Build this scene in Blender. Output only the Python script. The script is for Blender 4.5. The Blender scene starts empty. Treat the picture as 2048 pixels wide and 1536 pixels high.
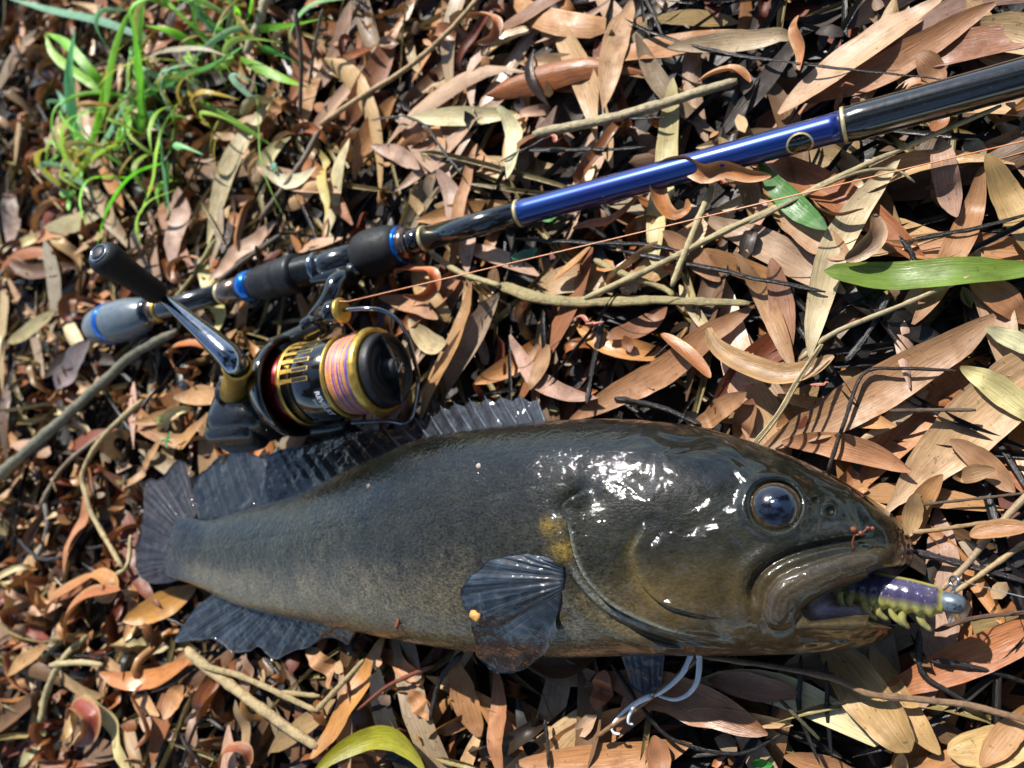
import bpy, math, random
import numpy as np
from mathutils import Vector, Matrix
from mathutils.bvhtree import BVHTree

rng = np.random.default_rng(7)
random.seed(7)
scene = bpy.context.scene
COL = scene.collection
R = math.radians
MM = 0.001

# ------------------------------------------------------------------ camera
# The ground is z = 0 (millimetres below, metres in Blender).  NRM is the
# ground plane seen from the camera: NRM . (right, down, forward) = 1 / mm.
W0, H0, FPX = 2048.0, 1536.0, 1550.0
NRM = np.array([0.0017, 0.000714, 0.00289])
CAM_H = 1.0 / np.linalg.norm(NRM)
nh = NRM * CAM_H
ZC = np.array([-nh[0], nh[1], nh[2]])            # world up in camera axes (right, up, back)
XC = np.array([1.0, 0, 0]) - ZC[0] * ZC
XC /= np.linalg.norm(XC)
YC = np.cross(ZC, XC)
C2W = np.stack([XC, YC, ZC])                     # camera axes -> world axes
_r0 = C2W @ np.array([0, 0, -1.0])
_hit0 = _r0 * (CAM_H / -_r0[2])
CAM = np.array([-_hit0[0], -_hit0[1], CAM_H])    # origin = ground point at the picture centre


def P(px, py, z=0.0):
    """world point (mm) at height z seen at photo pixel px, py"""
    d = C2W @ np.array([(px - W0 / 2) / FPX, -(py - H0 / 2) / FPX, -1.0])
    return CAM + d * ((z - CAM[2]) / d[2])


def PA(px, py, z):
    px, py, z = np.broadcast_arrays(np.asarray(px, float), np.asarray(py, float), np.asarray(z, float))
    d = np.stack([(px - W0 / 2) / FPX, -(py - H0 / 2) / FPX, -np.ones_like(px)], -1) @ C2W.T
    return CAM + d * ((z - CAM[2]) / d[..., 2])[..., None]


def proj(X):
    q = (np.asarray(X, float) - CAM) @ C2W
    return np.stack([W0 / 2 + FPX * q[..., 0] / -q[..., 2], H0 / 2 - FPX * q[..., 1] / -q[..., 2]], -1)


def pxmm(X):
    q = (np.asarray(X, float) - CAM) @ C2W
    return FPX / -q[..., 2]


cam_data = bpy.data.cameras.new('camera')
cam = bpy.data.objects.new('camera', cam_data)
COL.objects.link(cam)
m = Matrix([list(C2W[0]) + [CAM[0] * MM], list(C2W[1]) + [CAM[1] * MM], list(C2W[2]) + [CAM[2] * MM], [0, 0, 0, 1]])
cam.matrix_world = m
cam_data.sensor_width = 36.0
cam_data.lens = FPX * 36.0 / W0
cam_data.clip_start = 0.01
cam_data.clip_end = 60.0
cam_data.dof.use_dof = True
cam_data.dof.focus_distance = 0.262
cam_data.dof.aperture_fstop = 11.5
scene.camera = cam
scene.render.resolution_x, scene.render.resolution_y = 1024, 768

# ------------------------------------------------------------------ light
SUN_DIR = np.array([-0.18, 0.56, 0.0])
SUN_DIR /= np.linalg.norm(SUN_DIR)
SUN_EL = R(51)
SUN_VEC = np.array([SUN_DIR[0] * math.cos(SUN_EL), SUN_DIR[1] * math.cos(SUN_EL), math.sin(SUN_EL)])
world = bpy.data.worlds.new('World')
scene.world = world
world.use_nodes = True
wn = world.node_tree
sky = wn.nodes.new('ShaderNodeTexSky')
sky.sky_type = 'NISHITA'
sky.sun_disc = False
sky.sun_elevation = SUN_EL
sky.sun_rotation = math.atan2(SUN_DIR[0], SUN_DIR[1])
sky.air_density = 1.0
sky.dust_density = 0.6
bg = wn.nodes['Background']
bg.inputs['Strength'].default_value = 0.12
wn.links.new(sky.outputs[0], bg.inputs['Color'])
sl = bpy.data.lights.new('sun', 'SUN')
sl.energy = 5.0
sl.angle = R(0.6)
sl.color = (1.0, 0.965, 0.90)
sun = bpy.data.objects.new('sun', sl)
COL.objects.link(sun)
sun.rotation_euler = Vector(tuple(SUN_VEC)).to_track_quat('Z', 'Y').to_euler()
sun.location = (0, 0, 2)
vs = scene.view_settings
vs.view_transform = 'Standard'
vs.look = 'None'
vs.gamma = 1.0
vs.exposure = 0.7
vs.use_curve_mapping = False


# ------------------------------------------------------------------ helpers
def lin(c):
    if isinstance(c, str):
        c = [int(c[i:i + 2], 16) for i in (0, 2, 4)]
    c = np.asarray(c, float) / 255.0
    return np.where(c <= 0.04045, c / 12.92, ((c + 0.055) / 1.055) ** 2.4)


def make_mesh(name, V, F, mat, col=None, uv=None, smooth=True):
    """V in mm, F array (n, k) or list of tuples; col per vertex rgb; uv per vertex"""
    me = bpy.data.meshes.new(name)
    V = np.asarray(V, float) * MM
    if isinstance(F, np.ndarray):
        k = F.shape[1]
        me.vertices.add(len(V))
        me.vertices.foreach_set('co', V.ravel())
        me.loops.add(F.size)
        me.loops.foreach_set('vertex_index', F.ravel().astype(np.int32))
        me.polygons.add(len(F))
        me.polygons.foreach_set('loop_start', np.arange(0, F.size, k, dtype=np.int32))
        me.update(calc_edges=True)
    else:
        me.from_pydata([tuple(v) for v in V], [], [tuple(int(i) for i in f) for f in F])
        me.update()
    if smooth:
        me.polygons.foreach_set('use_smooth', np.ones(len(me.polygons), dtype=bool))
    if col is not None:
        col = np.asarray(col, float)
        if col.ndim == 1:
            col = np.tile(col, (len(V), 1))
        at = me.attributes.new('Col', 'FLOAT_COLOR', 'POINT')
        at.data.foreach_set('color', (col if col.shape[1] == 4 else np.concatenate([col, np.ones((len(V), 1))], 1)).ravel().astype(np.float32))
    if uv is not None:
        li = np.empty(len(me.loops), dtype=np.int32)
        me.loops.foreach_get('vertex_index', li)
        ul = me.uv_layers.new(name='UVMap')
        ul.data.foreach_set('uv', np.asarray(uv, float)[li].ravel().astype(np.float32))
    if mat is not None:
        me.materials.append(mat)
    return me


def tag(o, label=None, cat=None, group=None, kind=None):
    if label:
        o['label'] = label
    if cat:
        o['category'] = cat
    if group:
        o['group'] = group
    if kind:
        o['kind'] = kind
    return o


def obj(name, V, F, mat, parent=None, base=None, **kw):
    """one mesh object; V in world mm"""
    V = np.asarray(V, float)
    if parent is not None:
        loc = np.array(parent['_base']) if '_base' in parent else np.zeros(3)
        base = loc
    if base is None:
        base = np.array([V[:, 0].mean(), V[:, 1].mean(), V[:, 2].min()])
    me = make_mesh(name, V - base, F, mat, **kw)
    o = bpy.data.objects.new(name, me)
    COL.objects.link(o)
    if parent is not None:
        o.parent = parent
        o['_base'] = [float(b) for b in base]
    else:
        o.location = tuple(np.asarray(base) * MM)
        o['_base'] = [float(b) for b in base]
    return o


def thing(name, base, label, cat, group=None):
    o = bpy.data.objects.new(name, None)
    COL.objects.link(o)
    o.empty_display_size = 0.01
    o.location = tuple(np.asarray(base) * MM)
    o['_base'] = [float(b) for b in base]
    return tag(o, label, cat, group)


def grid_faces(n, m, close_m=False, off=0):
    i = np.arange(n - 1)[:, None]
    mm = m if close_m else m - 1
    j = np.arange(mm)[None, :]
    a = i * m + j
    b = i * m + (j + 1) % m
    return np.stack([a, b, b + m, a + m], -1).reshape(-1, 4) + off


def crom(pts, n):
    """Catmull-Rom resample of a polyline to n points (any dimension)"""
    p = np.asarray(pts, float)
    if len(p) == 2:
        t = np.linspace(0, 1, n)[:, None]
        return p[0] * (1 - t) + p[1] * t
    q = np.vstack([2 * p[0] - p[1], p, 2 * p[-1] - p[-2]])
    seg = np.linalg.norm(np.diff(p[:, :3], axis=0), axis=1)
    cum = np.concatenate([[0], np.cumsum(seg)])
    s = np.linspace(0, cum[-1], n)
    k = np.clip(np.searchsorted(cum, s, side='right') - 1, 0, len(p) - 2)
    t = ((s - cum[k]) / np.maximum(seg[k], 1e-9))[:, None]
    a, b, c, d = q[k], q[k + 1], q[k + 2], q[k + 3]
    return 0.5 * (2 * b + (c - a) * t + (2 * a - 5 * b + 4 * c - d) * t ** 2 + (3 * b - a - 3 * c + d) * t ** 3)


def frames(pts):
    t = np.gradient(pts, axis=0)
    t /= np.maximum(np.linalg.norm(t, axis=1), 1e-9)[:, None]
    up = np.array([0, 0, 1.0])
    if abs(t[0] @ up) > 0.9:
        up = np.array([1.0, 0, 0])
    n = up - (up @ t[0]) * t[0]
    n /= np.linalg.norm(n)
    N = [n]
    for i in range(1, len(pts)):
        n = n - (n @ t[i]) * t[i]
        n /= max(np.linalg.norm(n), 1e-9)
        N.append(n)
    N = np.array(N)
    return t, N, np.cross(t, N)


def tube(pts, rad, sides=8, cap=True, squash=1.0, jit=0.0):
    pts = np.asarray(pts, float)
    n = len(pts)
    rad = np.broadcast_to(np.asarray(rad, float), (n,))
    t, N, B = frames(pts)
    a = np.linspace(0, 2 * math.pi, sides, endpoint=False)
    rr = rad[:, None] * (1 + jit * rng.standard_normal((n, sides)))
    V = pts[:, None, :] + rr[..., None] * (np.cos(a)[None, :, None] * N[:, None, :] * squash + np.sin(a)[None, :, None] * B[:, None, :])
    V = V.reshape(-1, 3)
    F = grid_faces(n, sides, True)
    if cap:
        V = np.vstack([V, pts[0], pts[-1]])
        j = np.arange(sides)
        k = len(V)
        f0 = np.stack([np.full(sides, k - 2), (j + 1) % sides, j, j], -1)
        o = (n - 1) * sides
        f1 = np.stack([np.full(sides, k - 1), o + j, o + (j + 1) % sides, o + (j + 1) % sides], -1)
        F = [tuple(f) for f in F] + [tuple(f[:3]) for f in f0] + [tuple(f[:3]) for f in f1]
    return V, F


def lathe(axis0, adir, prof, sides=32, ref=None):
    """prof: list of (u, r) along the axis in mm"""
    adir = np.asarray(adir, float)
    adir = adir / np.linalg.norm(adir)
    ref = np.array([0, 0, 1.0]) if ref is None else np.asarray(ref, float)
    n = ref - (ref @ adir) * adir
    n /= np.linalg.norm(n)
    b = np.cross(adir, n)
    prof = np.asarray(prof, float)
    a = np.linspace(0, 2 * math.pi, sides, endpoint=False)
    V = np.asarray(axis0)[None, None, :] + prof[:, 0][:, None, None] * adir + prof[:, 1][:, None, None] * (
        np.cos(a)[None, :, None] * n + np.sin(a)[None, :, None] * b)
    return V.reshape(-1, 3), grid_faces(len(prof), sides, True)


def join(*vf):
    Vs, Fs, o = [], [], 0
    for V, F in vf:
        Vs.append(np.asarray(V, float))
        Fs += [tuple(int(i) + o for i in f) for f in F]
        o += len(V)
    return np.vstack(Vs), Fs


def sm(x, a, b):
    t = np.clip((x - a) / (b - a), 0, 1)
    return t * t * (3 - 2 * t)


def vnoise(p, scale, seed=0):
    """cheap smooth value noise, p (..., 2 or 3), returns -1..1"""
    p = np.asarray(p, float) / scale
    if p.shape[-1] == 2:
        p = np.concatenate([p, np.zeros(p.shape[:-1] + (1,))], -1)
    i = np.floor(p).astype(np.int64)
    f = p - i
    f = f * f * (3 - 2 * f)
    out = 0
    for dx in (0, 1):
        for dy in (0, 1):
            for dz in (0, 1):
                h = (i[..., 0] + dx) * 374761393 + (i[..., 1] + dy) * 668265263 + (i[..., 2] + dz) * 2147483647 + seed * 1274126177
                h = (h ^ (h >> 13)) * 1274126177
                h = (h ^ (h >> 16)) & 0xffff
                w = (f[..., 0] if dx else 1 - f[..., 0]) * (f[..., 1] if dy else 1 - f[..., 1]) * (f[..., 2] if dz else 1 - f[..., 2])
                out = out + w * (h / 32767.5 - 1)
    return out


def fbm(p, scale, oct=4, seed=0):
    o, a, t = 0, 1.0, 0
    for k in range(oct):
        o = o + a * vnoise(p, scale / 2 ** k, seed + k)
        t += a
        a *= 0.5
    return o / t


# ------------------------------------------------------------------ materials
class NT:
    def __init__(self, name):
        self.m = bpy.data.materials.new(name)
        self.m.use_nodes = True
        self.t = self.m.node_tree
        self.b = self.t.nodes['Principled BSDF']

    def n(self, kind, **kw):
        nd = self.t.nodes.new(kind)
        for k, v in kw.items():
            if k in nd.inputs:
                nd.inputs[k].default_value = v
            else:
                setattr(nd, k, v)
        return nd

    def l(self, a, b):
        self.t.links.new(a, b)

    def set(self, **kw):
        for k, v in kw.items():
            nm = k.replace('_', ' ')
            self.b.inputs[nm].default_value = v
        return self

    def noise(self, scale, coord=None, detail=4, rough=0.55, dist=0.0, vec_scale=None):
        n = self.n('ShaderNodeTexNoise', Scale=scale, Detail=detail, Roughness=rough, Distortion=dist)
        if coord is not None:
            src = coord
            if vec_scale is not None:
                mp = self.n('ShaderNodeMapping')
                mp.inputs['Scale'].default_value = vec_scale
                self.l(coord, mp.inputs['Vector'])
                src = mp.outputs['Vector']
            self.l(src, n.inputs['Vector'])
        return n.outputs['Fac']

    def ramp(self, fac, stops):
        r = self.n('ShaderNodeValToRGB')
        el = r.color_ramp.elements
        while len(el) < len(stops):
            el.new(0.5)
        for e, (p, c) in zip(el, stops):
            e.position = p
            e.color = (c, c, c, 1) if isinstance(c, (int, float)) else tuple(c) + (1,)
        self.l(fac, r.inputs['Fac'])
        return r.outputs['Color']

    def mix(self, fac, a, b, mode='MIX'):
        n = self.n('ShaderNodeMix', data_type='RGBA', blend_type=mode)
        for sock, val in ((n.inputs[0], fac), (n.inputs[6], a), (n.inputs[7], b)):
            if isinstance(val, (int, float)):
                sock.default_value = val
            elif isinstance(val, (tuple, list, np.ndarray)):
                sock.default_value = tuple(val) + (1,)
            else:
                self.l(val, sock)
        return n.outputs[2]

    def bump(self, h, strength, dist, prev=None):
        n = self.n('ShaderNodeBump', Strength=strength, Distance=dist)
        self.l(h, n.inputs['Height'])
        if prev is not None:
            self.l(prev, n.inputs['Normal'])
        return n.outputs['Normal']


def mat_plain(name, col, rough=0.4, metal=0.0, coat=0.0, spec=0.5, grime=0.0):
    t = NT(name)
    c = tuple(lin(col))
    t.set(Roughness=rough, Metallic=metal, Coat_Weight=coat)
    t.b.inputs['Specular IOR Level'].default_value = spec
    t.b.inputs['Coat Roughness'].default_value = 0.06
    tc = t.n('ShaderNodeTexCoord').outputs['Object']
    nz = t.noise(380, tc, 5, 0.6)
    base = t.mix(t.ramp(nz, [(0.35, 0.0), (0.75, 1.0)]), tuple(np.array(c) * 0.82), tuple(np.minimum(np.array(c) * 1.12, 1)))
    if grime:
        g = t.noise(900, tc, 3, 0.7)
        base = t.mix(t.ramp(g, [(0.62, 0.0), (0.72, grime)]), base, tuple(lin('8a7a62')))
    t.l(base, t.b.inputs['Base Color'])
    rr = t.ramp(nz, [(0.3, max(rough * 0.75, 0.03)), (0.8, min(rough * 1.35, 1.0))])
    t.l(rr, t.b.inputs['Roughness'])
    return t.m


def mat_leaf(name, rough=0.55, spots=0.5, trans=0.12, sat=0.97, hue=0.506):
    t = NT(name)
    at = t.n('ShaderNodeAttribute', attribute_name='Col').outputs['Color']
    uv = t.n('ShaderNodeUVMap').outputs['UV']
    tc = t.n('ShaderNodeNewGeometry').outputs['Position']
    vein = t.noise(1.0, uv, 3, 0.6, vec_scale=(16, 1.3, 1))
    fine = t.noise(1.0, uv, 2, 0.6, vec_scale=(42, 2.0, 1))
    blot = t.noise(95, tc, 4, 0.6)
    sp = t.noise(620, tc, 3, 0.55)
    c = t.mix(1.0, at, t.ramp(vein, [(0.25, 0.66), (0.75, 1.28)]), 'MULTIPLY')
    c = t.mix(1.0, c, t.ramp(fine, [(0.3, 0.84), (0.7, 1.12)]), 'MULTIPLY')
    c = t.mix(t.ramp(blot, [(0.5, 0.0), (0.72, 0.55)]), c, t.mix(1.0, c, (0.42, 0.34, 0.30), 'MULTIPLY'))
    c = t.mix(t.ramp(sp, [(0.64, 0.0), (0.69, spots)]), c, (0.018, 0.010, 0.007))
    hs = t.n('ShaderNodeHueSaturation', Hue=hue, Saturation=sat, Value=1.0)
    t.l(c, hs.inputs['Color'])
    c = hs.outputs['Color']
    t.l(c, t.b.inputs['Base Color'])
    t.l(t.ramp(blot, [(0.3, rough * 0.62), (0.7, min(rough * 1.5, 1))]), t.b.inputs['Roughness'])
    nm = t.bump(vein, 0.35, 0.0006)
    nm = t.bump(fine, 0.3, 0.00025, nm)
    t.l(nm, t.b.inputs['Normal'])
    if trans:
        tr = t.n('ShaderNodeBsdfTranslucent')
        t.l(c, tr.inputs['Color'])
        mx = t.n('ShaderNodeMixShader')
        mx.inputs[0].default_value = trans
        t.l(t.b.outputs[0], mx.inputs[1])
        t.l(tr.outputs[0], mx.inputs[2])
        t.l(mx.outputs[0], t.t.nodes['Material Output'].inputs['Surface'])
    return t.m


def mat_twig(name, rough=0.6):
    t = NT(name)
    at = t.n('ShaderNodeAttribute', attribute_name='Col').outputs['Color']
    tc = t.n('ShaderNodeNewGeometry').outputs['Position']
    uv = t.n('ShaderNodeUVMap').outputs['UV']
    st = t.noise(1.0, uv, 4, 0.6, vec_scale=(14, 3, 1))
    bl = t.noise(260, tc, 4, 0.6)
    c = t.mix(1.0, at, t.ramp(st, [(0.3, 0.55), (0.7, 1.3)]), 'MULTIPLY')
    c = t.mix(t.ramp(bl, [(0.52, 0.0), (0.68, 0.6)]), c, t.mix(1.0, c, (0.35, 0.3, 0.28), 'MULTIPLY'))
    t.l(c, t.b.inputs['Base Color'])
    t.set(Roughness=rough)
    nm = t.bump(st, 0.6, 0.0006)
    t.l(nm, t.b.inputs['Normal'])
    return t.m


M_LEAF = mat_leaf('dry_leaf')
M_WET = mat_leaf('wet_leaf', rough=0.3, spots=0.35, trans=0.05)
M_POD = mat_leaf('seed_pod', rough=0.38, spots=0.3, trans=0.1)
M_GREEN = mat_leaf('green_leaf', rough=0.35, spots=0.25, trans=0.4, sat=1.0, hue=0.5)
M_TWIG = mat_twig('dry_twig')
M_ROT = mat_twig('rotten_stalk', rough=0.32)
# ------------------------------------------------------------------ ground
t = NT('wet_soil')
tc = t.n('ShaderNodeNewGeometry').outputs['Position']
n1 = t.noise(60, tc, 8, 0.65)
n2 = t.noise(420, tc, 6, 0.7)
c = t.ramp(n1, [(0.3, (0.006, 0.005, 0.004)), (0.55, (0.018, 0.013, 0.010)), (0.8, (0.05, 0.034, 0.024))])
t.l(c, t.b.inputs['Base Color'])
t.l(t.ramp(n2, [(0.35, 0.25), (0.7, 0.7)]), t.b.inputs['Roughness'])
t.l(t.bump(n2, 0.9, 0.002, t.bump(n1, 0.8, 0.006)), t.b.inputs['Normal'])
M_SOIL = t.m

GX0, GX1, GY0, GY1, CELL = -1060.0, 560.0, -620.0, 1040.0, 3.0
NX, NY = int((GX1 - GX0) / CELL), int((GY1 - GY0) / CELL)
gx = GX0 + (np.arange(NX) + 0.5) * CELL
gy = GY0 + (np.arange(NY) + 0.5) * CELL
GXX, GYY = np.meshgrid(gx, gy, indexing='ij')
GP = np.stack([GXX, GYY], -1)
SOIL_Z = -17.0


def soil_h(p):
    p = np.asarray(p, float)[..., :2]
    return SOIL_Z + 3.2 * fbm(p, 90, 4, 3) + 1.6 * fbm(p, 14, 3, 9)


HM = soil_h(GP)
# ground sheet: fine near the fish, coarse to the horizon
ax = np.concatenate([-np.geomspace(30000, 1300, 22), np.linspace(-1250, 750, 330), np.geomspace(800, 30000, 22)])
ay = np.concatenate([-np.geomspace(30000, 800, 22), np.linspace(-750, 1250, 330), np.geomspace(1300, 30000, 22)])
XX, YY = np.meshgrid(ax, ay, indexing='ij')
GV = np.stack([XX, YY, soil_h(np.stack([XX, YY], -1))], -1).reshape(-1, 3)
g = obj('ground', GV, grid_faces(len(ax), len(ay)), M_SOIL, base=(0, 0, 0))
tag(g, kind='structure')


def hm_at(x, y):
    i = np.clip(((x - GX0) / CELL).astype(int), 0, NX - 1)
    j = np.clip(((y - GY0) / CELL).astype(int), 0, NY - 1)
    return HM[i, j]


def hm_raise(V, add=0.4):
    i = ((V[:, 0] - GX0) / CELL).astype(int)
    j = ((V[:, 1] - GY0) / CELL).astype(int)
    ok = (i >= 0) & (i < NX) & (j >= 0) & (j < NY)
    np.maximum.at(HM, (i[ok], j[ok]), V[ok, 2] + add)


# caps: nothing is piled higher than this where the fish, rod and reel lie
CAP = np.full((NX, NY), 9.0)


def poly_mask(poly, z=0.0):
    q = np.array([P(a, b, z)[:2] for a, b in poly])
    x, y = GXX, GYY
    ins = np.zeros(x.shape, bool)
    for k in range(len(q)):
        x1, y1 = q[k]
        x2, y2 = q[(k + 1) % len(q)]
        cond = ((y1 > y) != (y2 > y)) & (x < (x2 - x1) * (y - y1) / (y2 - y1 + 1e-12) + x1)
        ins ^= cond
    return ins


FISH_PX = [(280, 960), (340, 920), (420, 920), (560, 890), (700, 860), (800, 830), (900, 800), (1075, 790), (1100, 840), (1300, 838), (1450, 860),
           (1640, 930), (1800, 1030), (1840, 1110), (1800, 1290), (1650, 1315), (1300, 1325), (1050, 1345), (950, 1330), (700, 1300), (550, 1320),
           (350, 1290), (400, 1190), (270, 1160)]
CAP[poly_mask(FISH_PX, 4)] = 1.0
CAP[poly_mask([(1660, 1120), (1940, 1150), (1950, 1250), (1680, 1240)], 6)] = 3.0
CAP[poly_mask([(440, 740), (560, 640), (690, 590), (830, 640), (840, 780), (720, 870), (560, 890), (440, 870)], 5)] = 1.5
CAP[poly_mask([(180, 610), (330, 590), (830, 445), (2300, 50), (2300, 130), (830, 545), (640, 610), (330, 670), (190, 700)], 8)] = 4.0

# visible region (with a margin) decides how dense the litter is
pxg = proj(np.stack([GXX, GYY, np.zeros_like(GXX)], -1))
_q = (np.stack([GXX, GYY, np.zeros_like(GXX)], -1) - CAM) @ C2W
VIS = (-_q[..., 2] > 20) & (pxg[..., 0] > -420) & (pxg[..., 0] < 3500) & (pxg[..., 1] > -420) & (pxg[..., 1] < 2900)
INF = (-_q[..., 2] > 20) & (pxg[..., 0] > 0) & (pxg[..., 0] < 2048) & (pxg[..., 1] > 0) & (pxg[..., 1] < 1536)

# ------------------------------------------------------------------ leaf shapes
UPS = {}


def upmat(n, m):
    if (n, m) not in UPS:
        nu, mu = n * 3, max(m + 2, 5)
        def li(a, b):
            W = np.zeros((b, a))
            for k, s in enumerate(np.linspace(0, a - 1, b)):
                i = min(int(s), a - 2)
                W[k, i] = 1 - (s - i)
                W[k, i + 1] = s - i
            return W
        UPS[(n, m)] = np.kron(li(n, nu), li(m, mu))
    return UPS[(n, m)]


def leaf_shape(L, W, bend=0.2, twist=0.0, cup=0.1, side=0.08, n=10, m=4, wave=0.0, blunt=0.75, skew=0.0, roll=0.0):
    t = np.linspace(0, 1, n)
    w = np.sin(math.pi * np.clip(t, 0.0, 1.0) ** (1.0 + skew)) ** blunt * W / 2
    w = np.maximum(w, W * 0.045)
    ang = bend * (t - 0.5) + wave * np.sin(t * 2 * math.pi * 1.4 + rng.uniform(0, 6))
    dx, dz = np.cos(ang), np.sin(ang)
    x = np.concatenate([[0], np.cumsum((dx[1:] + dx[:-1]) / 2)]) * L / (n - 1)
    z = np.concatenate([[0], np.cumsum((dz[1:] + dz[:-1]) / 2)]) * L / (n - 1)
    x -= x.mean()
    z -= z.mean()
    yc = side * L * (4 * t * (1 - t) - 0.66)
    v = np.linspace(-1, 1, m)
    tw = twist * (t - 0.5) + roll
    yy = w[:, None] * v[None, :]
    zz = cup * w[:, None] * (v[None, :] ** 2 * 2 - 0.6)
    ca, sa = np.cos(tw)[:, None], np.sin(tw)[:, None]
    Y = yc[:, None] + yy * ca - zz * sa
    Zl = yy * sa + zz * ca
    X = x[:, None] - np.sin(ang)[:, None] * Zl
    Z = z[:, None] + np.cos(ang)[:, None] * Zl
    Vv = np.stack([X, Y, Z], -1).reshape(-1, 3)
    uv = np.stack([np.broadcast_to(v[None, :] * 0.5 + 0.5, (n, m)), np.broadcast_to(t[:, None] * L / 14.0, (n, m))], -1).reshape(-1, 2)
    return Vv, uv


def drop(V, yaw, x, y, q=0.8, tilt=0.55, conform=0.35, n=0, m=0, lift=0.25):
    c, s = math.cos(yaw), math.sin(yaw)
    X = V[:, 0] * c - V[:, 1] * s
    Y = V[:, 0] * s + V[:, 1] * c
    g = hm_at(X + x, Y + y)
    A = np.stack([X, Y, np.ones_like(X)], 1)
    co = np.linalg.solve(A.T @ A + np.diag([60.0, 60.0, 1e-6]), A.T @ g)
    co[:2] = np.clip(co[:2], -tilt, tilt)
    pl = A @ co
    z = pl + V[:, 2]
    if conform and n:
        dev = (g - pl).reshape(n, m).mean(1)
        dev = np.convolve(np.pad(dev, 2, mode='edge'), np.ones(5) / 5, 'valid')
        z = z + conform * np.repeat(dev, m)
    off = np.quantile(g - z, q)
    z = z + off + lift
    return np.stack([X + x, Y + y, z], 1)


PAL = dict(tan='c2996a', pink='bb957a', orange='ba7d48', rust='98582f', brown='745236', straw='d2c08e', grey='9a8468', dark='3a2b22', black='1d1815', olive='8a7a4c', redd='7a3520')
PALN = list(PAL)
PALV = np.array([lin(PAL[k]) for k in PALN]) * 0.80


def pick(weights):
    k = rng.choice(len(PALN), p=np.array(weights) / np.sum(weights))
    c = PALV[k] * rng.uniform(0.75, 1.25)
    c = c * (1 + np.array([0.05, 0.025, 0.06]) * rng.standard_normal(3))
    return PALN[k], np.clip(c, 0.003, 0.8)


#            tan pink orange rust brown straw grey dark black olive red
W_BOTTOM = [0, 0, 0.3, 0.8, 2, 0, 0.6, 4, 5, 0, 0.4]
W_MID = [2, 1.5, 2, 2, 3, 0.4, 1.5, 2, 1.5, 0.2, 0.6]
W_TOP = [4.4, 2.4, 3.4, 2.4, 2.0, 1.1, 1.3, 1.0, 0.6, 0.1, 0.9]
W_PODS = [1.6, 0.8, 3.5, 3.5, 1.0, 0.4, 0.3, 0.4, 0.2, 0.0, 2.0]

STUFF = []      # (V, uv, col, n, m, mat index)
IND = []        # individuals: (V, uv, col, n, m, kindname, palette name)


def curly(x):
    """share of curled pods: more on the far side of the fish's tail"""
    px = proj(np.array([x[0], x[1], 0.0]))
    return float(np.clip(0.88 - px[0] / 2048 * 0.9, 0.06, 0.8))


def scatter(count, weights, region, kind='leaf', qq=0.8, keep=0, big=1.0, thin=0.0):
    ii, jj = np.nonzero(region)
    k = rng.integers(0, len(ii), count)
    xs = gx[ii[k]] + rng.uniform(-1.5, 1.5, count)
    ys = gy[jj[k]] + rng.uniform(-1.5, 1.5, count)
    for a in range(count):
        x, y = xs[a], ys[a]
        ci, cj = ii[k[a]], jj[k[a]]
        yaw = rng.uniform(0, 2 * math.pi)
        u = rng.random()
        if thin and rng.random() < max(thin * float(sm(pxg[ci, cj, 0], 900, 1500)), 0.85 * float(sm(pxg[ci, cj, 0], 1350, 1600) * sm(pxg[ci, cj, 1], 850, 1050))):
            continue
        pod = kind == 'pod' or (kind == 'mix' and u < curly((x, y)))
        if kind == 'stalk':
            L = rng.uniform(30, 110)
            W = rng.uniform(1.4, 3.4)
            V, uv = leaf_shape(L, W, rng.normal(0, 0.35), rng.normal(0, 0.8), 0.9, rng.normal(0, 0.05), 9, 4, 0.1, 0.22)
            n, mm_ = 9, 4
        elif pod:
            L = rng.uniform(26, 62) * big
            W = rng.uniform(4.5, 8.5)
            V, uv = leaf_shape(L, W, rng.uniform(1.5, 6.0) * rng.choice([-1, 1]), rng.normal(0, 1.8), rng.uniform(0.2, 0.75), rng.normal(0, 0.10), 14, 4,
                               rng.uniform(0.2, 0.9), 0.45, 0, rng.normal(0, 0.8))
            n, mm_ = 14, 4
        else:
            L = np.clip(rng.normal(58, 17), 16, 100) * big
            W = np.clip(L * rng.uniform(0.13, 0.22), 5, 13)
            V, uv = leaf_shape(L, W, rng.normal(0, 0.45), rng.normal(0, 0.45), rng.normal(0.08, 0.18), rng.normal(0, 0.07), 10, 4, abs(rng.normal(0, 0.10)),
                               rng.uniform(0.4, 0.85), rng.normal(0, 0.2), rng.normal(0, 0.12))
            n, mm_ = 10, 4
        Vd = drop(V, yaw, x, y, q=0.72 if pod else qq, n=n, m=mm_, conform=0.0 if pod else 0.4)
        i = np.clip(((Vd[:, 0] - GX0) / CELL).astype(int), 0, NX - 1)
        j = np.clip(((Vd[:, 1] - GY0) / CELL).astype(int), 0, NY - 1)
        if (Vd[:, 2] > CAP[i, j]).mean() > 0.04:
            continue
        pn, c = pick(W_PODS if pod else weights)
        if kind == 'stalk':
            pn, c = ('black', PALV[8] * rng.uniform(0.6, 2.0)) if rng.random() < (0.45 if pxg[ci, cj, 0] < 1000 else 0.75) else ('straw', PALV[PALN.index('olive')] * rng.uniform(0.7, 1.5))
        hm_raise(upmat(n, mm_) @ Vd, 0.3)
        wet = rng.random() < 0.22
        rec = (Vd, uv, c, n, mm_, 'stalk' if kind == 'stalk' else ('pod' if pod else 'leaf'), pn, wet)
        (IND if keep and INF[ci, cj] else STUFF).append(rec)


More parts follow.
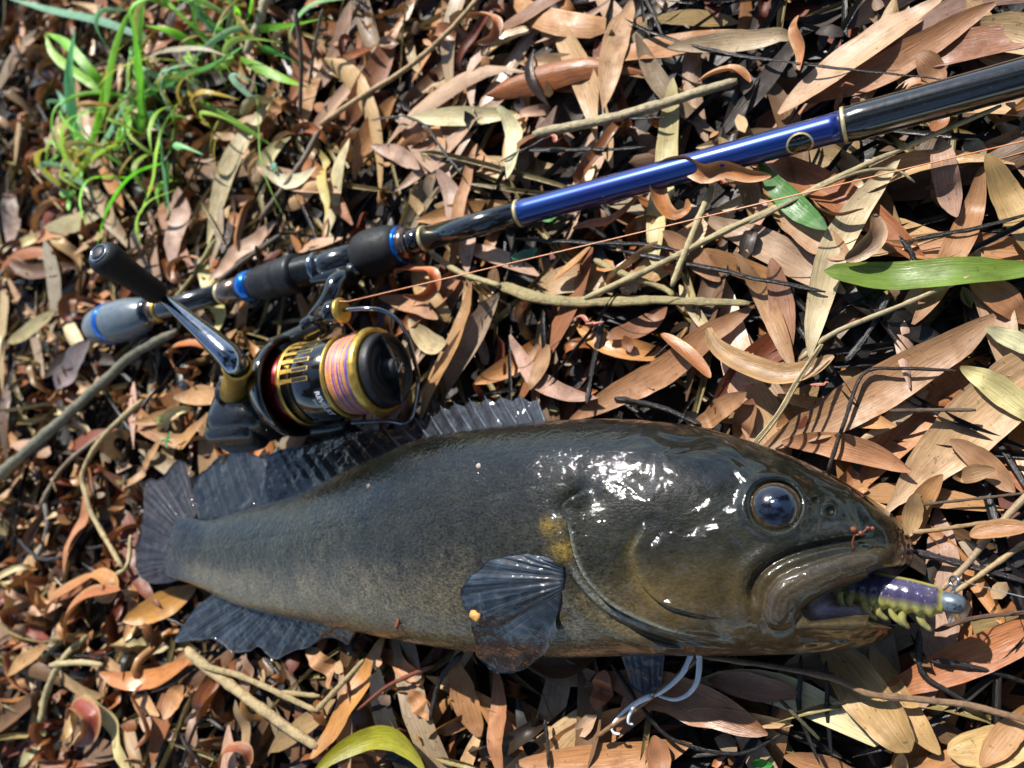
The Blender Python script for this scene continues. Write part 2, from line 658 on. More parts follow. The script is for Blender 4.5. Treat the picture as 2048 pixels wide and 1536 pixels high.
OUT = ~VIS
sc = VIS.sum() * CELL * CELL / 1e6      # m2 in view (with margin)
so = OUT.sum() * CELL * CELL / 1e6
print('litter areas', round(sc, 3), round(so, 3))
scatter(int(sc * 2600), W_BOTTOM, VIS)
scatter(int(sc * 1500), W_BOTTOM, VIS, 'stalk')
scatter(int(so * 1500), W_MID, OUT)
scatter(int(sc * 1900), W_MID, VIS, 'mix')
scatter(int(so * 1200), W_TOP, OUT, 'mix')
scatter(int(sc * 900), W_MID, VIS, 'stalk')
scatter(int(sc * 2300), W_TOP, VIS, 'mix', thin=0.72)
# small broken bits
def crumbs(count):
    ii, jj = np.nonzero(VIS)
    k = rng.integers(0, len(ii), count)
    for a in range(count):
        L = rng.uniform(3, 14)
        V, uv = leaf_shape(L, min(L * rng.uniform(0.2, 0.8), 6), rng.normal(0, 0.8), rng.normal(0, 0.8), rng.normal(0, 0.3), 0, 5, 3, 0.2, rng.uniform(0.1, 0.6))
        Vd = drop(V, rng.uniform(0, 6.28), gx[ii[k[a]]], gy[jj[k[a]]], q=0.7, n=5, m=3, conform=0)
        if Vd[:, 2].max() > CAP[ii[k[a]], jj[k[a]]]:
            continue
        pn, c = pick(W_MID)
        STUFF.append((Vd, uv, c, 5, 3, 'leaf', pn, rng.random() < 0.3))


crumbs(int(sc * 2200))
# the last ones to fall lie on top: individuals
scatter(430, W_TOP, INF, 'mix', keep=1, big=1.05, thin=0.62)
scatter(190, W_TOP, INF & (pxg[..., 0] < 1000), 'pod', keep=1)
scatter(90, W_TOP, INF, 'stalk', keep=1)
print('litter', len(STUFF), len(IND), 'mean top', HM[INF].mean(), 'p90', np.quantile(HM[INF], 0.9))
# ------------------------------------------------------------------ leaves one can point at
def big_leaf(a, b, wpx, colr, label, midoff=0.0, bend=0.1, twist=0.1, cup=0.12, mat=None, blunt=0.6, skew=0.0, name='fallen_leaf', cat='leaf', lift=0.3, zfix=None, wave=0.03, roll=0.0, q=0.86):
    """a, b: tips in photo pixels; wpx: width; midoff: sideways bow as a share of the length"""
    z = 2.0
    for it in range(2):
        A, B = P(*a, z), P(*b, z)
        C_ = (A + B) / 2
        L = np.linalg.norm((B - A)[:2])
        W = wpx / pxmm(C_)
        yaw = math.atan2(B[1] - A[1], B[0] - A[0])
        st = rng.bit_generator.state
        V, uv = leaf_shape(L * 1.0, W, bend, twist, cup, midoff, 22, 7, wave, blunt, skew, roll)
        V[:, 1] += midoff * L * 0.66
        ed = (np.abs(np.linspace(-1, 1, 7)) ** 3)[None, :] * fbm(np.stack([np.repeat(np.arange(22) * 3.0, 7), np.tile(np.arange(7) * 40.0, 22)], -1), 9, 2, int(abs(a[0])) % 97).reshape(22, 7)
        V[:, 1] += (ed * W * 0.05).ravel()
        Vd = drop(V, yaw, C_[0], C_[1], q=q, n=22, m=7, conform=0.6, tilt=0.3, lift=lift)
        if zfix is not None:
            Vd[:, 2] += zfix - Vd[:, 2].mean()
        if it == 0:
            rng.bit_generator.state = st
        z = Vd[:, 2].mean()
    hm_raise(upmat(22, 7) @ Vd, 0.3)
    t_ = np.repeat(np.linspace(0, 1, 22), 7)
    c = lin(colr) * 0.80
    cc_ = c[None, :] * (1 + 0.25 * fbm(Vd, 16, 3, int(a[1]) % 89)[:, None]) * (0.82 + 0.18 * np.sin(math.pi * t_))[:, None]
    o = obj(name, Vd, grid_faces(22, 7), mat or M_LEAF, col=np.clip(cc_, 0, 1), uv=uv + rng.uniform(0, 50, 2))
    tag(o, label, cat)
    return o


BL = big_leaf
# --- far side of the rod
BL((1252, -20), (1216, 222), 52, 'c09268', 'straight tan leaf pointing away from the rod beside a pale stalk')
BL((1990, 16), (1600, 205), 62, 'a8714a', 'brown leaf partly covered by the broad pinkish leaf beyond the rod', 0.03)
BL((1890, -14), (1558, 232), 78, 'c39a78', 'broad pinkish tan leaf with its sharp tip reaching the blue rod section', -0.04)
BL((1348, 158), (1315, 545), 50, 'cbb77c', 'long pale straw leaf passing under the blue part of the rod', -0.02, blunt=0.45)
BL((1600, 60), (1340, 105), 40, 'b59a78', 'dull grey tan leaf lying behind the broad pinkish leaf beyond the rod')
BL((1835, 120), (1890, 170), 45, 'ad7a55', 'short brown pod-like leaf end touching the black rod ferrule', wave=0.2)
BL((1000, 215), (1020, 362), 42, 'd8cfa2', 'cream leaf standing crooked between dark stalks beyond the rod', 0.12, bend=0.5)
BL((885, 345), (935, 545), 46, 'c59c88', 'pale pink leaf crossing under the rod just ahead of the grip', 0.05)
BL((950, 285), (905, 545), 26, 'b57845', 'narrow orange leaf crossing under the rod ahead of the grip', -0.03)
BL((740, 290), (850, 345), 34, 'bd9680', 'pinkish leaf beyond the fore grip of the rod', 0.05)
BL((625, 288), (668, 440), 24, 'cdb45e', 'narrow yellow leaf standing up beyond the reel seat', 0.03, bend=0.5)
BL((352, 372), (345, 530), 46, 'bd9480', 'pinkish tan leaf at the edge of the grass tuft', 0.04)
BL((165, 362), (246, 492), 36, 'a98a62', 'tan leaf leaning beside the small green seedling', 0.04)
BL((398, 518), (447, 668), 32, 'd6c67c', 'pale yellow strap leaf passing under the rear rod blank', 0.02, blunt=0.35)
BL((535, 345), (640, 335), 32, 'd9cda6', 'cream curled leaf lying beyond the reel seat', -0.16, bend=0.7)
BL((430, 565), (545, 440), 34, 'c39a80', 'pink tan leaf pointing at the reel seat nut from behind', 0.03)
BL((590, 210), (560, 265), 22, 'b5763c', 'small orange leaf beyond the grass tuft stalk')
BL((420, 285), (520, 235), 26, 'c29a78', 'tan leaf lying at the foot of the grass tuft')
# --- between rod and fish
BL((1408, 436), (1692, 590), 66, 'b08d70', 'wide grey tan leaf lying under the thin fishing line', 0.03)
BL((1440, 560), (1330, 465), 46, 'ad7750', 'brown leaf under the pale forked stalks')
BL((1560, 430), (1700, 520), 60, 'b98860', 'tan leaf beneath the short green leaf')
BL((1800, 305), (1622, 718), 62, 'cbb38a', 'long curved pale tan leaf running from the rod ferrule towards the fish', -0.09)
BL((1545, 520), (1580, 705), 52, 'a97458', 'reddish brown leaf half hidden under the long pale curved leaf')
BL((1964, 328), (1828, 655), 54, 'ab7449', 'brown leaf with dark spots lying across the green blade', 0.05)
BL((1972, 318), (2075, 520), 64, 'b7925c', 'tan leaf ending beside the green blade above the spotted leaf', 0.03)
BL((1880, 270), (1915, 440), 50, 'b28a74', 'dusty pink leaf below the black rod ferrule', -0.03)
BL((2060, 640), (1935, 545), 60, 'a96f47', 'orange brown leaf under the pointed end of the green blade')
BL((1475, 508), (1592, 748), 40, 'b5855c', 'narrow upright brown leaf over the flat bean-like pod', 0.02, bend=0.3)
BL((1135, 838), (1512, 612), 58, 'a9734c', 'orange brown leaf with its sharp tip at the spiny fin', -0.03)
BL((1232, 690), (1330, 610), 46, 'a36c50', 'reddish brown leaf lying under the sharp-tipped orange brown leaf')
BL((1528, 895), (1990, 632), 88, 'aa7a54', 'largest brown mottled leaf pointing at the back of the fish head', -0.03)
BL((2120, 690), (1776, 1022), 118, 'c69c72', 'very broad tan leaf tapering to a stalk in front of the fish snout', -0.02, skew=-0.25, blunt=0.8)
BL((1564, 884), (1822, 942), 52, 'cb8a60', 'salmon orange leaf with a stalk behind the fish eye', 0.07)
BL((1468, 890), (1508, 800), 48, 'a4704c', 'short brown leaf tucked against the fish nape')
BL((1380, 850), (1500, 790), 44, 'ab7850', 'brown leaf behind the fish nape beside black twigs')
BL((1920, 735), (2080, 850), 50, 'd3c283', 'yellowish leaf lying over the very broad tan leaf', 0.05)
BL((1970, 660), (2080, 710), 44, 'c9c196', 'pale greenish straw leaf above the yellowish leaf', 0.06)
BL((1826, 1088), (1886, 950), 42, 'c58a55', 'curved orange tan leaf touching the tip of the fish snout', 0.10)
BL((1815, 1075), (1835, 985), 36, 'bf9668', 'small tan leaf beside the curved orange tan leaf at the snout')
BL((1900, 880), (2030, 985), 46, 'b4835e', 'brown leaf with thin dark edges in front of the snout', 0.04)
BL((1990, 940), (1905, 955), 34, 'b08560', 'tan leaf beneath a dark twig in front of the snout')
BL((1205, 800), (1010, 665), 40, 'b98c78', 'curved dull pink leaf between the reel and the spiny fin', 0.14)
BL((948, 565), (828, 842), 44, 'b5824f', 'long tan leaf leaning past the front of the reel spool', 0.05)
BL((752, 592), (885, 642), 36, 'c08a66', 'orange tan leaf beside the bail wire', 0.05)
BL((818, 640), (905, 692), 46, 'd6bd92', 'cream wet-looking leaf in front of the bail wire', -0.14, mat=M_WET)
BL((1060, 780), (1100, 690), 36, 'b98a62', 'tan leaf standing behind the spiny dorsal fin', bend=0.4)
# --- in front of the fish
BL((1880, 1508), (1738, 1296), 62, 'c69a62', 'tan leaf with long drawn-out tip beneath the fish jaw', 0.04)
BL((1640, 1284), (1822, 1500), 98, 'b98f58', 'broad tan leaf speckled with black under the fish jaw', 0.02, mat=M_LEAF, blunt=0.4)
BL((1600, 1386), (1412, 1362), 54, '8f5638', 'short dark reddish wet leaf under the twig by the pelvic fin', mat=M_WET)
BL((1198, 1352), (1538, 1466), 84, 'a0643e', 'wet reddish brown leaf under the pale fin filaments', 0.03, mat=M_WET)
BL((1055, 1518), (1366, 1498), 72, 'b97a48', 'orange brown leaf lying before the belly near a black twig', -0.05)
BL((1568, 1512), (1728, 1552), 44, 'b4784a', 'orange leaf tip between black stalks')
BL((1894, 1508), (2110, 1440), 76, 'd0a668', 'pale honey coloured leaf with blunt rounded end', -0.06, blunt=0.4)
BL((1960, 1530), (2060, 1420), 50, 'b9824f', 'brown leaf lying under the pale honey coloured leaf')
BL((975, 1340), (1012, 1550), 46, 'b4744a', 'narrow orange brown leaf running out from under the pectoral fin', 0.02)
BL((925, 1322), (952, 1476), 54, 'b57c4e', 'orange brown leaf beside the narrow one under the pectoral fin', -0.05)
BL((1215, 1340), (1190, 1420), 40, 'a9603a', 'wet orange leaf half hidden by the dark pelvic fin', mat=M_WET)
BL((1310, 1470), (1330, 1560), 48, 'a0653f', 'brown leaf below the wet reddish brown leaf')
BL((755, 1270), (640, 1512), 52, 'c0803f', 'long bright orange leaf running out from the anal fin', 0.04, mat=M_WET)
BL((606, 1296), (672, 1374), 34, 'bd8558', 'curled tan leaf end beside the long bright orange leaf', 0.08, bend=0.6)
BL((478, 1305), (505, 1398), 50, '98745c', 'dull grey brown leaf under the anal fin')
BL((172, 1385), (265, 1560), 44, 'd3bd80', 'smooth pale yellow leaf among curled red pods', 0.05, blunt=0.5)
BL((215, 1345), (378, 1308), 38, 'c2763a', 'wet orange leaf bent along the forked pale stick', -0.12, mat=M_WET, bend=0.4)
BL((372, 1170), (272, 1240), 52, 'c58840', 'smooth golden orange leaf under the tail fin', 0.06, mat=M_WET)
BL((186, 935), (132, 1148), 60, 'bf7a4c', 'wet orange leaf with water drops beside a straw stalk', 0.04, mat=M_WET)
BL((245, 985), (330, 870), 24, 'b98a5c', 'narrow tan leaf crossing behind the tail fin')
BL((330, 1440), (365, 1370), 40, 'c98d5a', 'curled tan leaf below the forked pale stick', 0.15, bend=0.9)
BL((470, 1400), (500, 1545), 44, 'a58560', 'grey tan leaf standing by the lower pale stick')
BL((860, 1440), (820, 1380), 36, 'b97c4d', 'small orange brown leaf near the red twig under the belly')
BL((190, 682), (98, 775), 50, '8b7a78', 'wet purplish grey leaf by the rear grip of the rod', 0.05, mat=M_WET)
BL((350, 770), (280, 850), 26, 'c08a58', 'orange tan curled leaf beside the reel body', 0.2, bend=0.9)
BL((350, 795), (462, 800), 40, 'c48f5c', 'smooth tan leaf with its end under the reel body', 0.04)
BL((310, 865), (418, 830), 34, 'c08a55', 'curved orange tan leaf arching below the reel body', -0.2, bend=0.8)
BL((0, 1010), (60, 920), 36, 'c2966a', 'tan leaf lying under the grey stick')
BL((20, 1350), (90, 1290), 34, 'b5854f', 'tan leaf among curled pods near the straw stalks')
# ------------------------------------------------------------------ twigs and stalks
def twig(path, wpx, colr, label, taper=0.7, name='twig', cat='twig', mat=None, sides=8, jit=0.05, squash=1.0, lift=0.0, zs=None, par=None, hmr=True):
    pp = crom(np.array(path, float), max(10, 6 * len(path)))
    r = None
    z = np.full(len(pp), 3.0)
    for it in range(3):
        X = PA(pp[:, 0], pp[:, 1], z)
        r = wpx / 2 / pxmm(X.mean(0))
        hgt = hm_at(X[:, 0], X[:, 1])
        k = np.ones(7) / 7
        hs = np.convolve(np.pad(hgt, 3, mode='edge'), k, 'valid')
        hs = np.convolve(np.pad(hs, 3, mode='edge'), k, 'valid')
        z = 0.35 * hs + 0.65 * np.quantile(hgt, 0.8) + r * 0.7 + lift
        if zs is not None:
            z = crom(np.array(zs, float)[:, None], len(pp))[:, 0] if len(zs) > 2 else np.linspace(zs[0], zs[-1], len(pp))
    X = PA(pp[:, 0], pp[:, 1], z)
    X += 0.15 * r * np.stack([fbm(X, 8, 2, s_) for s_ in (1, 2, 3)], 1)
    n = len(X)
    rad = r * np.linspace(1, taper, n) * (1 + 0.08 * fbm(X, 5, 2, 5))
    ends = np.linspace(0, 1, n)
    if name == 'rotten_stalk':
        squash, jit = 0.5, 0.16
        X = X + 0.9 * np.stack([fbm(X, 14, 2, s_) for s_ in (4, 5, 6)], 1)
        rad = rad * (0.75 + 0.4 * fbm(X, 9, 2, 8)) * np.clip(np.minimum(ends, 1 - ends) * 9 + 0.25, 0, 1)
    else:
        rad = rad * np.clip(np.minimum(ends, 1 - ends) * 14 + 0.6, 0, 1) * (1 + 0.22 * np.exp(-((ends * 4.3) % 1 - 0.5) ** 2 / 0.004))
    V, F = tube(X, rad, sides, jit=jit, squash=squash)
    a = np.tile(np.linspace(0, 1, sides), n)
    l_ = np.repeat(np.arange(n) * 0.5, sides)
    uv = np.vstack([np.stack([a, l_], 1), [[0, 0], [0, 0]]]) + rng.uniform(0, 30, 2)
    cc_ = lin(colr)[None, :] * (1 + 0.3 * fbm(V, 6, 3, 17)[:, None])
    o = obj(name, V, F, mat or M_TWIG, col=np.clip(cc_, 0.002, 1), uv=uv, parent=par)
    if par is None:
        tag(o, label, cat)
    if hmr:
        hm_raise(X, r)
    return o


TW = twig
BK, RB = dict(mat=M_ROT, name='rotten_stalk', cat='stalk'), dict(mat=M_ROT)
TW([(1030, 479), (1150, 484), (1260, 486), (1362, 500)], 15, '17140f', 'black rotten stalk running under the pale forked stalks', **BK)
TW([(1240, 500), (1440, 540), (1650, 585)], 16, '1a1613', 'black rotten stalk passing under the wide grey tan leaf', **BK)
TW([(1205, 637), (1190, 720), (1172, 812)], 20, '1b1714', 'thick black rotten stalk between reel and fish nape', **BK)
TW([(1800, 470), (1826, 520), (1800, 590)], 14, '1a1715', 'black bent stalk beside the green blade tip', **BK)
TW([(1780, 585), (1740, 660), (1690, 725)], 22, '1d1916', 'pair of black rotten stalks under the long pale curved leaf', **BK)
TW([(1820, 480), (1960, 455), (2060, 425)], 14, '1a1715', 'black rotten stalk under the tan leaf by the green blade', **BK)
TW([(1000, 325), (1160, 245), (1330, 235)], 12, '221e1c', 'dark stalk lying beyond the blue rod section', **BK)
TW([(1310, 70), (1480, 110), (1780, 148), (1900, 160)], 8, '25211f', 'long thin black stalk crossing beyond the rod', **BK)
TW([(1050, 300), (1180, 300), (1290, 295)], 16, '191512', 'black rotten stalk lying beside the olive stalk beyond the rod', **BK)
TW([(970, 640), (1010, 560), (1030, 480)], 8, '1a1614', 'thin black stalk below the rod ahead of the reel', **BK)
TW([(1229, 798), (1320, 815), (1402, 850)], 14, '231f1e', 'dark twig resting against the fish nape', **RB)
TW([(1655, 945), (1690, 840), (1727, 748), (1800, 737), (1912, 742)], 9, '2c2420', 'thin dark angled twig crossing the largest brown mottled leaf', lift=1.5, **RB)
TW([(740, 240), (800, 232), (850, 250), (885, 300), (925, 350)], 7, '2d2c2b', 'arched dark wiry stalk beyond the fore grip', lift=2, **BK)
TW([(1829, 1103), (1930, 1130), (2060, 1166)], 15, '2d2426', 'dark purplish flat twig in front of the snout', squash=0.6, **RB)
TW([(1864, 1322), (1950, 1335), (2060, 1368)], 13, '22201f', 'dark wet twig in front of the lower jaw', **RB)
TW([(1839, 1262), (1844, 1343), (1900, 1385), (1974, 1428)], 13, '1d1a18', 'black bent twig below the lure', **RB)
TW([(1219, 1322), (1280, 1410), (1349, 1480), (1474, 1508), (1564, 1468)], 10, '161311', 'long curved black twig sweeping below the pelvic fin', **RB)
TW([(1600, 1310), (1600, 1420), (1640, 1530)], 13, '191614', 'black rotten stalk beneath the brown twig by the jaw', **BK)
TW([(1650, 1320), (1655, 1440), (1665, 1520)], 12, '1c1917', 'second black rotten stalk beside the speckled leaf', **BK)
TW([(30, 1073), (85, 1118), (170, 1100), (268, 1078)], 8, '24201e', 'thin dark wavy twig reaching the tail fin', **RB)
TW([(925, 1305), (880, 1360), (860, 1440)], 13, '15120f', 'black wet twig beneath the pectoral fin', **RB)
TW([(870, 1330), (780, 1370), (715, 1420)], 9, '6f3a24', 'thin reddish twig under the belly', **RB)
TW([(1090, 1440), (1100, 1540)], 14, '1a1714', 'black stalk beside the orange brown leaf before the belly', **BK)
TW([(450, 1460), (400, 1440), (360, 1540)], 8, '24201d', 'thin dark forked twig below the lower pale stick', **RB)
# straw coloured
TW([(1066, 269), (1180, 246), (1287, 219), (1380, 190), (1474, 161)], 22, 'a09270', 'thick olive straw stalk lying beyond the rod', 0.8)
TW([(1169, 597), (1300, 538), (1435, 469), (1580, 402), (1716, 336), (2003, 211)], 15, 'a89a72', 'long pale straw stalk running from the fish side up to the rod', 0.6, lift=1.5)
TW([(1500, 446), (1600, 395), (1716, 345), (1790, 340), (1830, 365)], 9, '8f8160', 'thin split straw stalk alongside the long pale one', 0.6, lift=1.0)
TW([(1425, 371), (1389, 458), (1343, 573)], 14, 'a89a70', 'short pale straw stalk crossing the long pale one', 0.9, lift=2.0)
TW([(1189, 520), (1240, 545), (1327, 577), (1347, 592)], 13, '9f9064', 'short pale straw stalk with a broken joint', 0.9, lift=1.0)
TW([(1000, 571), (1050, 588), (1102, 601), (1200, 604), (1307, 600), (1400, 603), (1500, 607)], 27, '8f8258', 'flat ribbed straw sheath lying in the litter behind the fish', 0.45, squash=0.45, lift=1.0)
TW([(860, 505), (920, 545), (1000, 571)], 12, 'ab9d72', 'short pale stalk leading from the fore grip to the flat sheath', 0.9)
TW([(1941, 553), (1800, 612), (1665, 668), (1600, 720)], 9, 'a39470', 'thin straw stalk pointing out from under the green blade', 1.3, lift=1.5)
TW([(1404, 1313), (1540, 1332), (1669, 1358), (1739, 1388), (1850, 1400), (1949, 1413), (2070, 1446)], 12, '7d6248', 'long brown jointed twig running out from under the fish throat', 1.0, lift=4.0)
TW([(1194, 1473), (1260, 1425), (1324, 1378), (1402, 1312)], 9, '94714a', 'thin tan twig lying across the pale fin filaments', 1.0, zs=[5, 7, 8, 9])
TW([(-40, 985), (80, 880), (165, 802), (260, 715), (300, 690), (355, 662)], 26, '6d6a58', 'grey green stick running under the rear grip of the rod', 0.6, lift=1.0)
TW([(375, 1298), (395, 1320), (450, 1362), (540, 1430), (635, 1495)], 22, 'a59068', 'pale dry stick in front of the anal fin', 0.8, lift=1)
TW([(400, 1330), (480, 1352), (560, 1388), (632, 1422)], 13, '9a875f', 'thin pale split stick lying over the pale dry stick', 0.8, lift=3)
TW([(632, 1422), (680, 1372), (728, 1320)], 12, 'a08c62', 'pale stick end bent up beside the long bright orange leaf', 0.8, lift=3)
TW([(560, 1385), (640, 1392)], 12, '97845c', 'short broken pale stick by the anal fin', 0.7, lift=2)
TW([(285, 800), (210, 870), (166, 943), (172, 990), (190, 1040), (245, 1135)], 11, 'a8956a', 'crooked straw stalk lying over the wet orange leaf with drops', 0.8, lift=2)
TW([(230, 1150), (255, 1130), (262, 1070)], 9, 'a8956a', 'thin straw stalk end near the tail fin', 0.8, lift=2)
TW([(80, 1010), (130, 930), (215, 860)], 9, '8d8068', 'thin grey straw stalk lying beside the grey green stick', 0.8)
TW([(70, 1120), (95, 1060), (88, 1000)], 12, '75706a', 'pale grey twig beside the thin dark wavy twig', 0.8)
TW([(100, 1330), (160, 1325), (205, 1330)], 12, 'b5a678', 'pale straw stalk among curled pods', 0.8, lift=2)
TW([(80, 1445), (95, 1380), (125, 1320), (175, 1270)], 14, 'a5976e', 'pale upright straw stalk near the smooth pale yellow leaf', 0.8, lift=1)
TW([(640, 250), (720, 195), (820, 132), (900, 60), (960, -8)], 11, 'a68c62', 'long tan stalk lying beyond the grass tuft', 0.8, lift=1)
TW([(532, -6), (515, 50), (490, 108)], 18, 'a79a80', 'pale grey stick standing in the grass tuft', 0.8, zs=[14, 14, 10])
TW([(590, 20), (602, 110), (600, 230)], 9, '4a4038', 'thin brown upright stalk beside the grass tuft', 0.9, zs=[30, 16, 3])
TW([(645, 20), (630, 90), (618, 170)], 7, '6d6455', 'thin grey green upright stalk beside the grass tuft', 0.9, zs=[30, 16, 3])
TW([(560, 470), (440, 560), (360, 640)], 10, '5a5044', 'brown stalk passing behind the reel seat', 0.9)
TW([(520, 440), (600, 330), (640, 260)], 12, '6a5c4a', 'brown stalk pointing from the reel seat to the grass', 0.9)
TW([(430, 480), (380, 560), (330, 620)], 9, '97905f', 'thin olive stalk behind the crank handle', 0.9)
TW([(1824, 1066), (1900, 1056), (1980, 1044)], 9, '9a7e58', 'thin tan twig touching the fish snout', 0.9, lift=1)
TW([(1870, 1262), (1950, 1236), (2060, 1224)], 9, '5a4030', 'thin brown twig under the jig head', 0.9, lift=1)
TW([(2060, 985), (1990, 1060), (1934, 1128), (1880, 1182)], 15, '9a8466', 'pale brown twig pointing at the jig head', 0.7, lift=1)
TW([(2060, 1080), (1960, 1150), (1900, 1190)], 11, 'a58c64', 'short tan twig behind the lure line tie', 0.8)
TW([(1840, 1010), (1930, 1000), (2060, 985)], 6, '57483a', 'hair thin brown twig in front of the snout', 0.9)
TW([(1780, 822), (1860, 820), (1952, 820)], 8, '5d4c3c', 'brown twig with green lichen on the very broad leaf', 0.9, lift=1)
TW([(1560, 1400), (1600, 1440), (1640, 1480)], 8, '4c4a2e', 'mossy green twig beside the wet reddish brown leaf', 0.9)
# frayed fibre bundle
for k_ in range(5):
    o_ = np.array([rng.uniform(-9, 9), rng.uniform(-4, 4)])
    TW([tuple(np.array(q_) + o_ * s_) for q_, s_ in (((1645, 690), .5), ((1600, 760), 1), ((1560, 830), 1.1), ((1512, 892), 1.5))], 6, 'b3a076', 'frayed straw coloured root fibre strand behind the fish nape', 0.6, lift=1.5 + k_ * 0.5, name='root_fibre')['group'] = 'frayed root fibres behind the fish nape'

# ------------------------------------------------------------------ curled pods one can point at
def pod(path, wpx, colr, label, zs, lean=1.2, cupd=0.5, name='curled_seed_pod'):
    """ribbon pod following a pixel path; lean turns the ribbon on its edge"""
    n, m_ = 40, 6
    pp = crom(np.array(path, float), n)
    base = hm_at(*PA(pp[:, 0], pp[:, 1], 3.0)[:, :2].T)
    z0 = np.quantile(base, 0.7)
    z = crom(np.array(zs, float)[:, None], n)[:, 0] if len(zs) > 2 else np.linspace(zs[0], zs[-1], n)
    X = PA(pp[:, 0], pp[:, 1], z0 + z)
    W = wpx / pxmm(X.mean(0))
    t_, N_, B_ = frames(X)
    up = np.array([0, 0, 1.0])
    sidev = np.cross(t_, up)
    sidev /= np.maximum(np.linalg.norm(sidev, axis=1), 1e-6)[:, None]
    le = np.interp(np.linspace(0, 1, n), np.linspace(0, 1, len(np.atleast_1d(lean))), np.atleast_1d(lean))
    d1 = sidev * np.cos(le)[:, None] + up * np.sin(le)[:, None]
    d2 = np.cross(d1, t_)
    v = np.linspace(-1, 1, m_)
    w = np.clip(np.sin(math.pi * np.linspace(0, 1, n)), 0, 1) ** 0.45 * W / 2
    w = np.maximum(w, W * 0.06)
    S = X[:, None, :] + (w[:, None] * v[None, :])[..., None] * d1[:, None, :] + (cupd * w[:, None] * (v ** 2)[None, :])[..., None] * d2[:, None, :]
    V = S.reshape(-1, 3)
    uv = np.stack([np.tile(v * .5 + .5, n), np.repeat(np.linspace(0, 5, n), m_)], 1)
    edge = np.tile(np.abs(v) ** 4, n)[:, None]
    c = lin(colr)[None, :] * (1 + 0.4 * fbm(V, 9, 3, 23)[:, None])
    c = c * (1 - 0.6 * edge) + lin('c89c6c') * 0.6 * edge
    o = obj(name, V, grid_faces(n, m_), M_POD, col=np.clip(c, 0.003, 1), uv=uv + rng.uniform(0, 40, 2))
    tag(o, label, 'seed pod')


pod([(1542, 352), (1500, 352), (1450, 338), (1410, 346), (1375, 328), (1340, 332), (1318, 352), (1316, 388), (1330, 420), (1352, 434), (1376, 420), (1374, 398)], 40, 'a5622f', 'large twisted orange brown pod standing against the blue rod section', [9, 11, 13, 14, 15, 15, 14, 12, 10, 8, 7, 8], lean=[0.3, 0.6, 0.8, 0.5, 0.1])
pod([(1415, 656), (1430, 690), (1462, 716), (1510, 738), (1560, 752), (1620, 742), (1668, 712)], 48, '94704a', 'flat brown bean-like pod curved below the green blade', [3, 3, 3, 3, 3, 3, 3], lean=0.25)
pod([(1322, 668), (1350, 690), (1385, 720), (1420, 756)], 34, 'a05f36', 'split orange brown pod behind the fish back', [3, 4, 4, 3], lean=0.7)
pod([(1145, 458), (1180, 452), (1215, 448), (1250, 425), (1278, 392)], 34, 'a8491c', 'bright red orange open pod just below the rod', [3, 4, 5, 6, 7], lean=[0.5, 0.8])
pod([(1108, 562), (1130, 545), (1158, 522), (1182, 494)], 28, 'a9713c', 'orange tan twisted pod below the rod', [3, 4, 4, 5], lean=0.6)
pod([(790, 560), (795, 540), (830, 542), (862, 545), (866, 572), (845, 592), (806, 590)], 26, 'b0491c', 'bright orange curled pod beside the reel foot', [5, 7, 8, 8, 7, 6, 5], lean=1.0)
pod([(1625, 400), (1640, 420), (1680, 432), (1728, 418)], 22, '9a5a38', 'thin curled brown pod edge under the long straw stalk', [3, 5, 5, 6], lean=1.3)
pod([(1748, 428), (1752, 470), (1725, 500), (1690, 520)], 40, '7d5a3c', 'dark brown rolled pod beside the long pale curved leaf', [5, 5, 4, 4], lean=0.5)
pod([(1790, 215), (1810, 180), (1850, 168), (1880, 200)], 36, 'a56a42', 'brown hooded pod under the black rod ferrule', [2, 4, 4, 2], lean=0.6)
pod([(1395, 165), (1430, 148), (1470, 142), (1500, 165)], 34, 'a8632f', 'orange curled pod beyond the rod near the olive stalk', [3, 6, 7, 4], lean=0.8)
pod([(1600, 140), (1605, 100), (1590, 60), (1598, 30)], 30, 'ab6c44', 'upright curled brown pod beyond the rod', [3, 7, 8, 8], lean=0.7)
pod([(1940, 1072), (1985, 1062), (2060, 1055)], 40, '946038', 'rolled brown pod in front of the snout', [3, 4, 4], lean=0.4)
pod([(930, 60), (945, 30), (990, 40), (985, 75), (955, 85)], 24, 'a2542a', 'rust coloured pod curled into a ring beyond the rod', [4, 6, 6, 5, 4], lean=1.0)
pod([(350, 735), (345, 700), (390, 690), (425, 700)], 26, 'b05a28', 'orange curled pod beside the gold crank shaft', [4, 6, 6, 4], lean=0.8)
pod([(340, 560), (345, 530), (375, 515), (400, 520)], 18, 'a8653c', 'thin brown looped pod behind the crank handle', [4, 6, 6, 4], lean=1.2)
pod([(130, 1290), (140, 1230), (180, 1190), (240, 1180)], 34, 'a55a2c', 'curved orange brown pod left of the tail', [3, 5, 5, 3], lean=0.6)
pod([(135, 1440), (150, 1410), (180, 1430), (178, 1470), (150, 1490)], 36, '7f2f22', 'dark red curled pod with a pale pink open end', [4, 7, 7, 6, 4], lean=0.9)
pod([(270, 1500), (300, 1470), (290, 1430), (270, 1395), (285, 1370)], 34, '7a2a1e', 'dark red wet twisted pod below the straw stalks', [4, 6, 6, 5, 4], lean=0.7)
pod([(60, 1390), (30, 1360), (20, 1310), (55, 1290)], 26, '8a3a24', 'red brown curled pod with hooked end', [3, 6, 6, 4], lean=1.0)
pod([(90, 1235), (110, 1200), (150, 1175), (190, 1150)], 36, 'a9683a', 'curved tan pod under the wet orange leaf with drops', [3, 5, 6, 4], lean=0.6)
pod([(175, 1155), (200, 1150), (222, 1165), (218, 1190), (195, 1200)], 30, 'b5743c', 'small orange hooked pod near the tail fin', [4, 6, 6, 5, 4], lean=0.7)
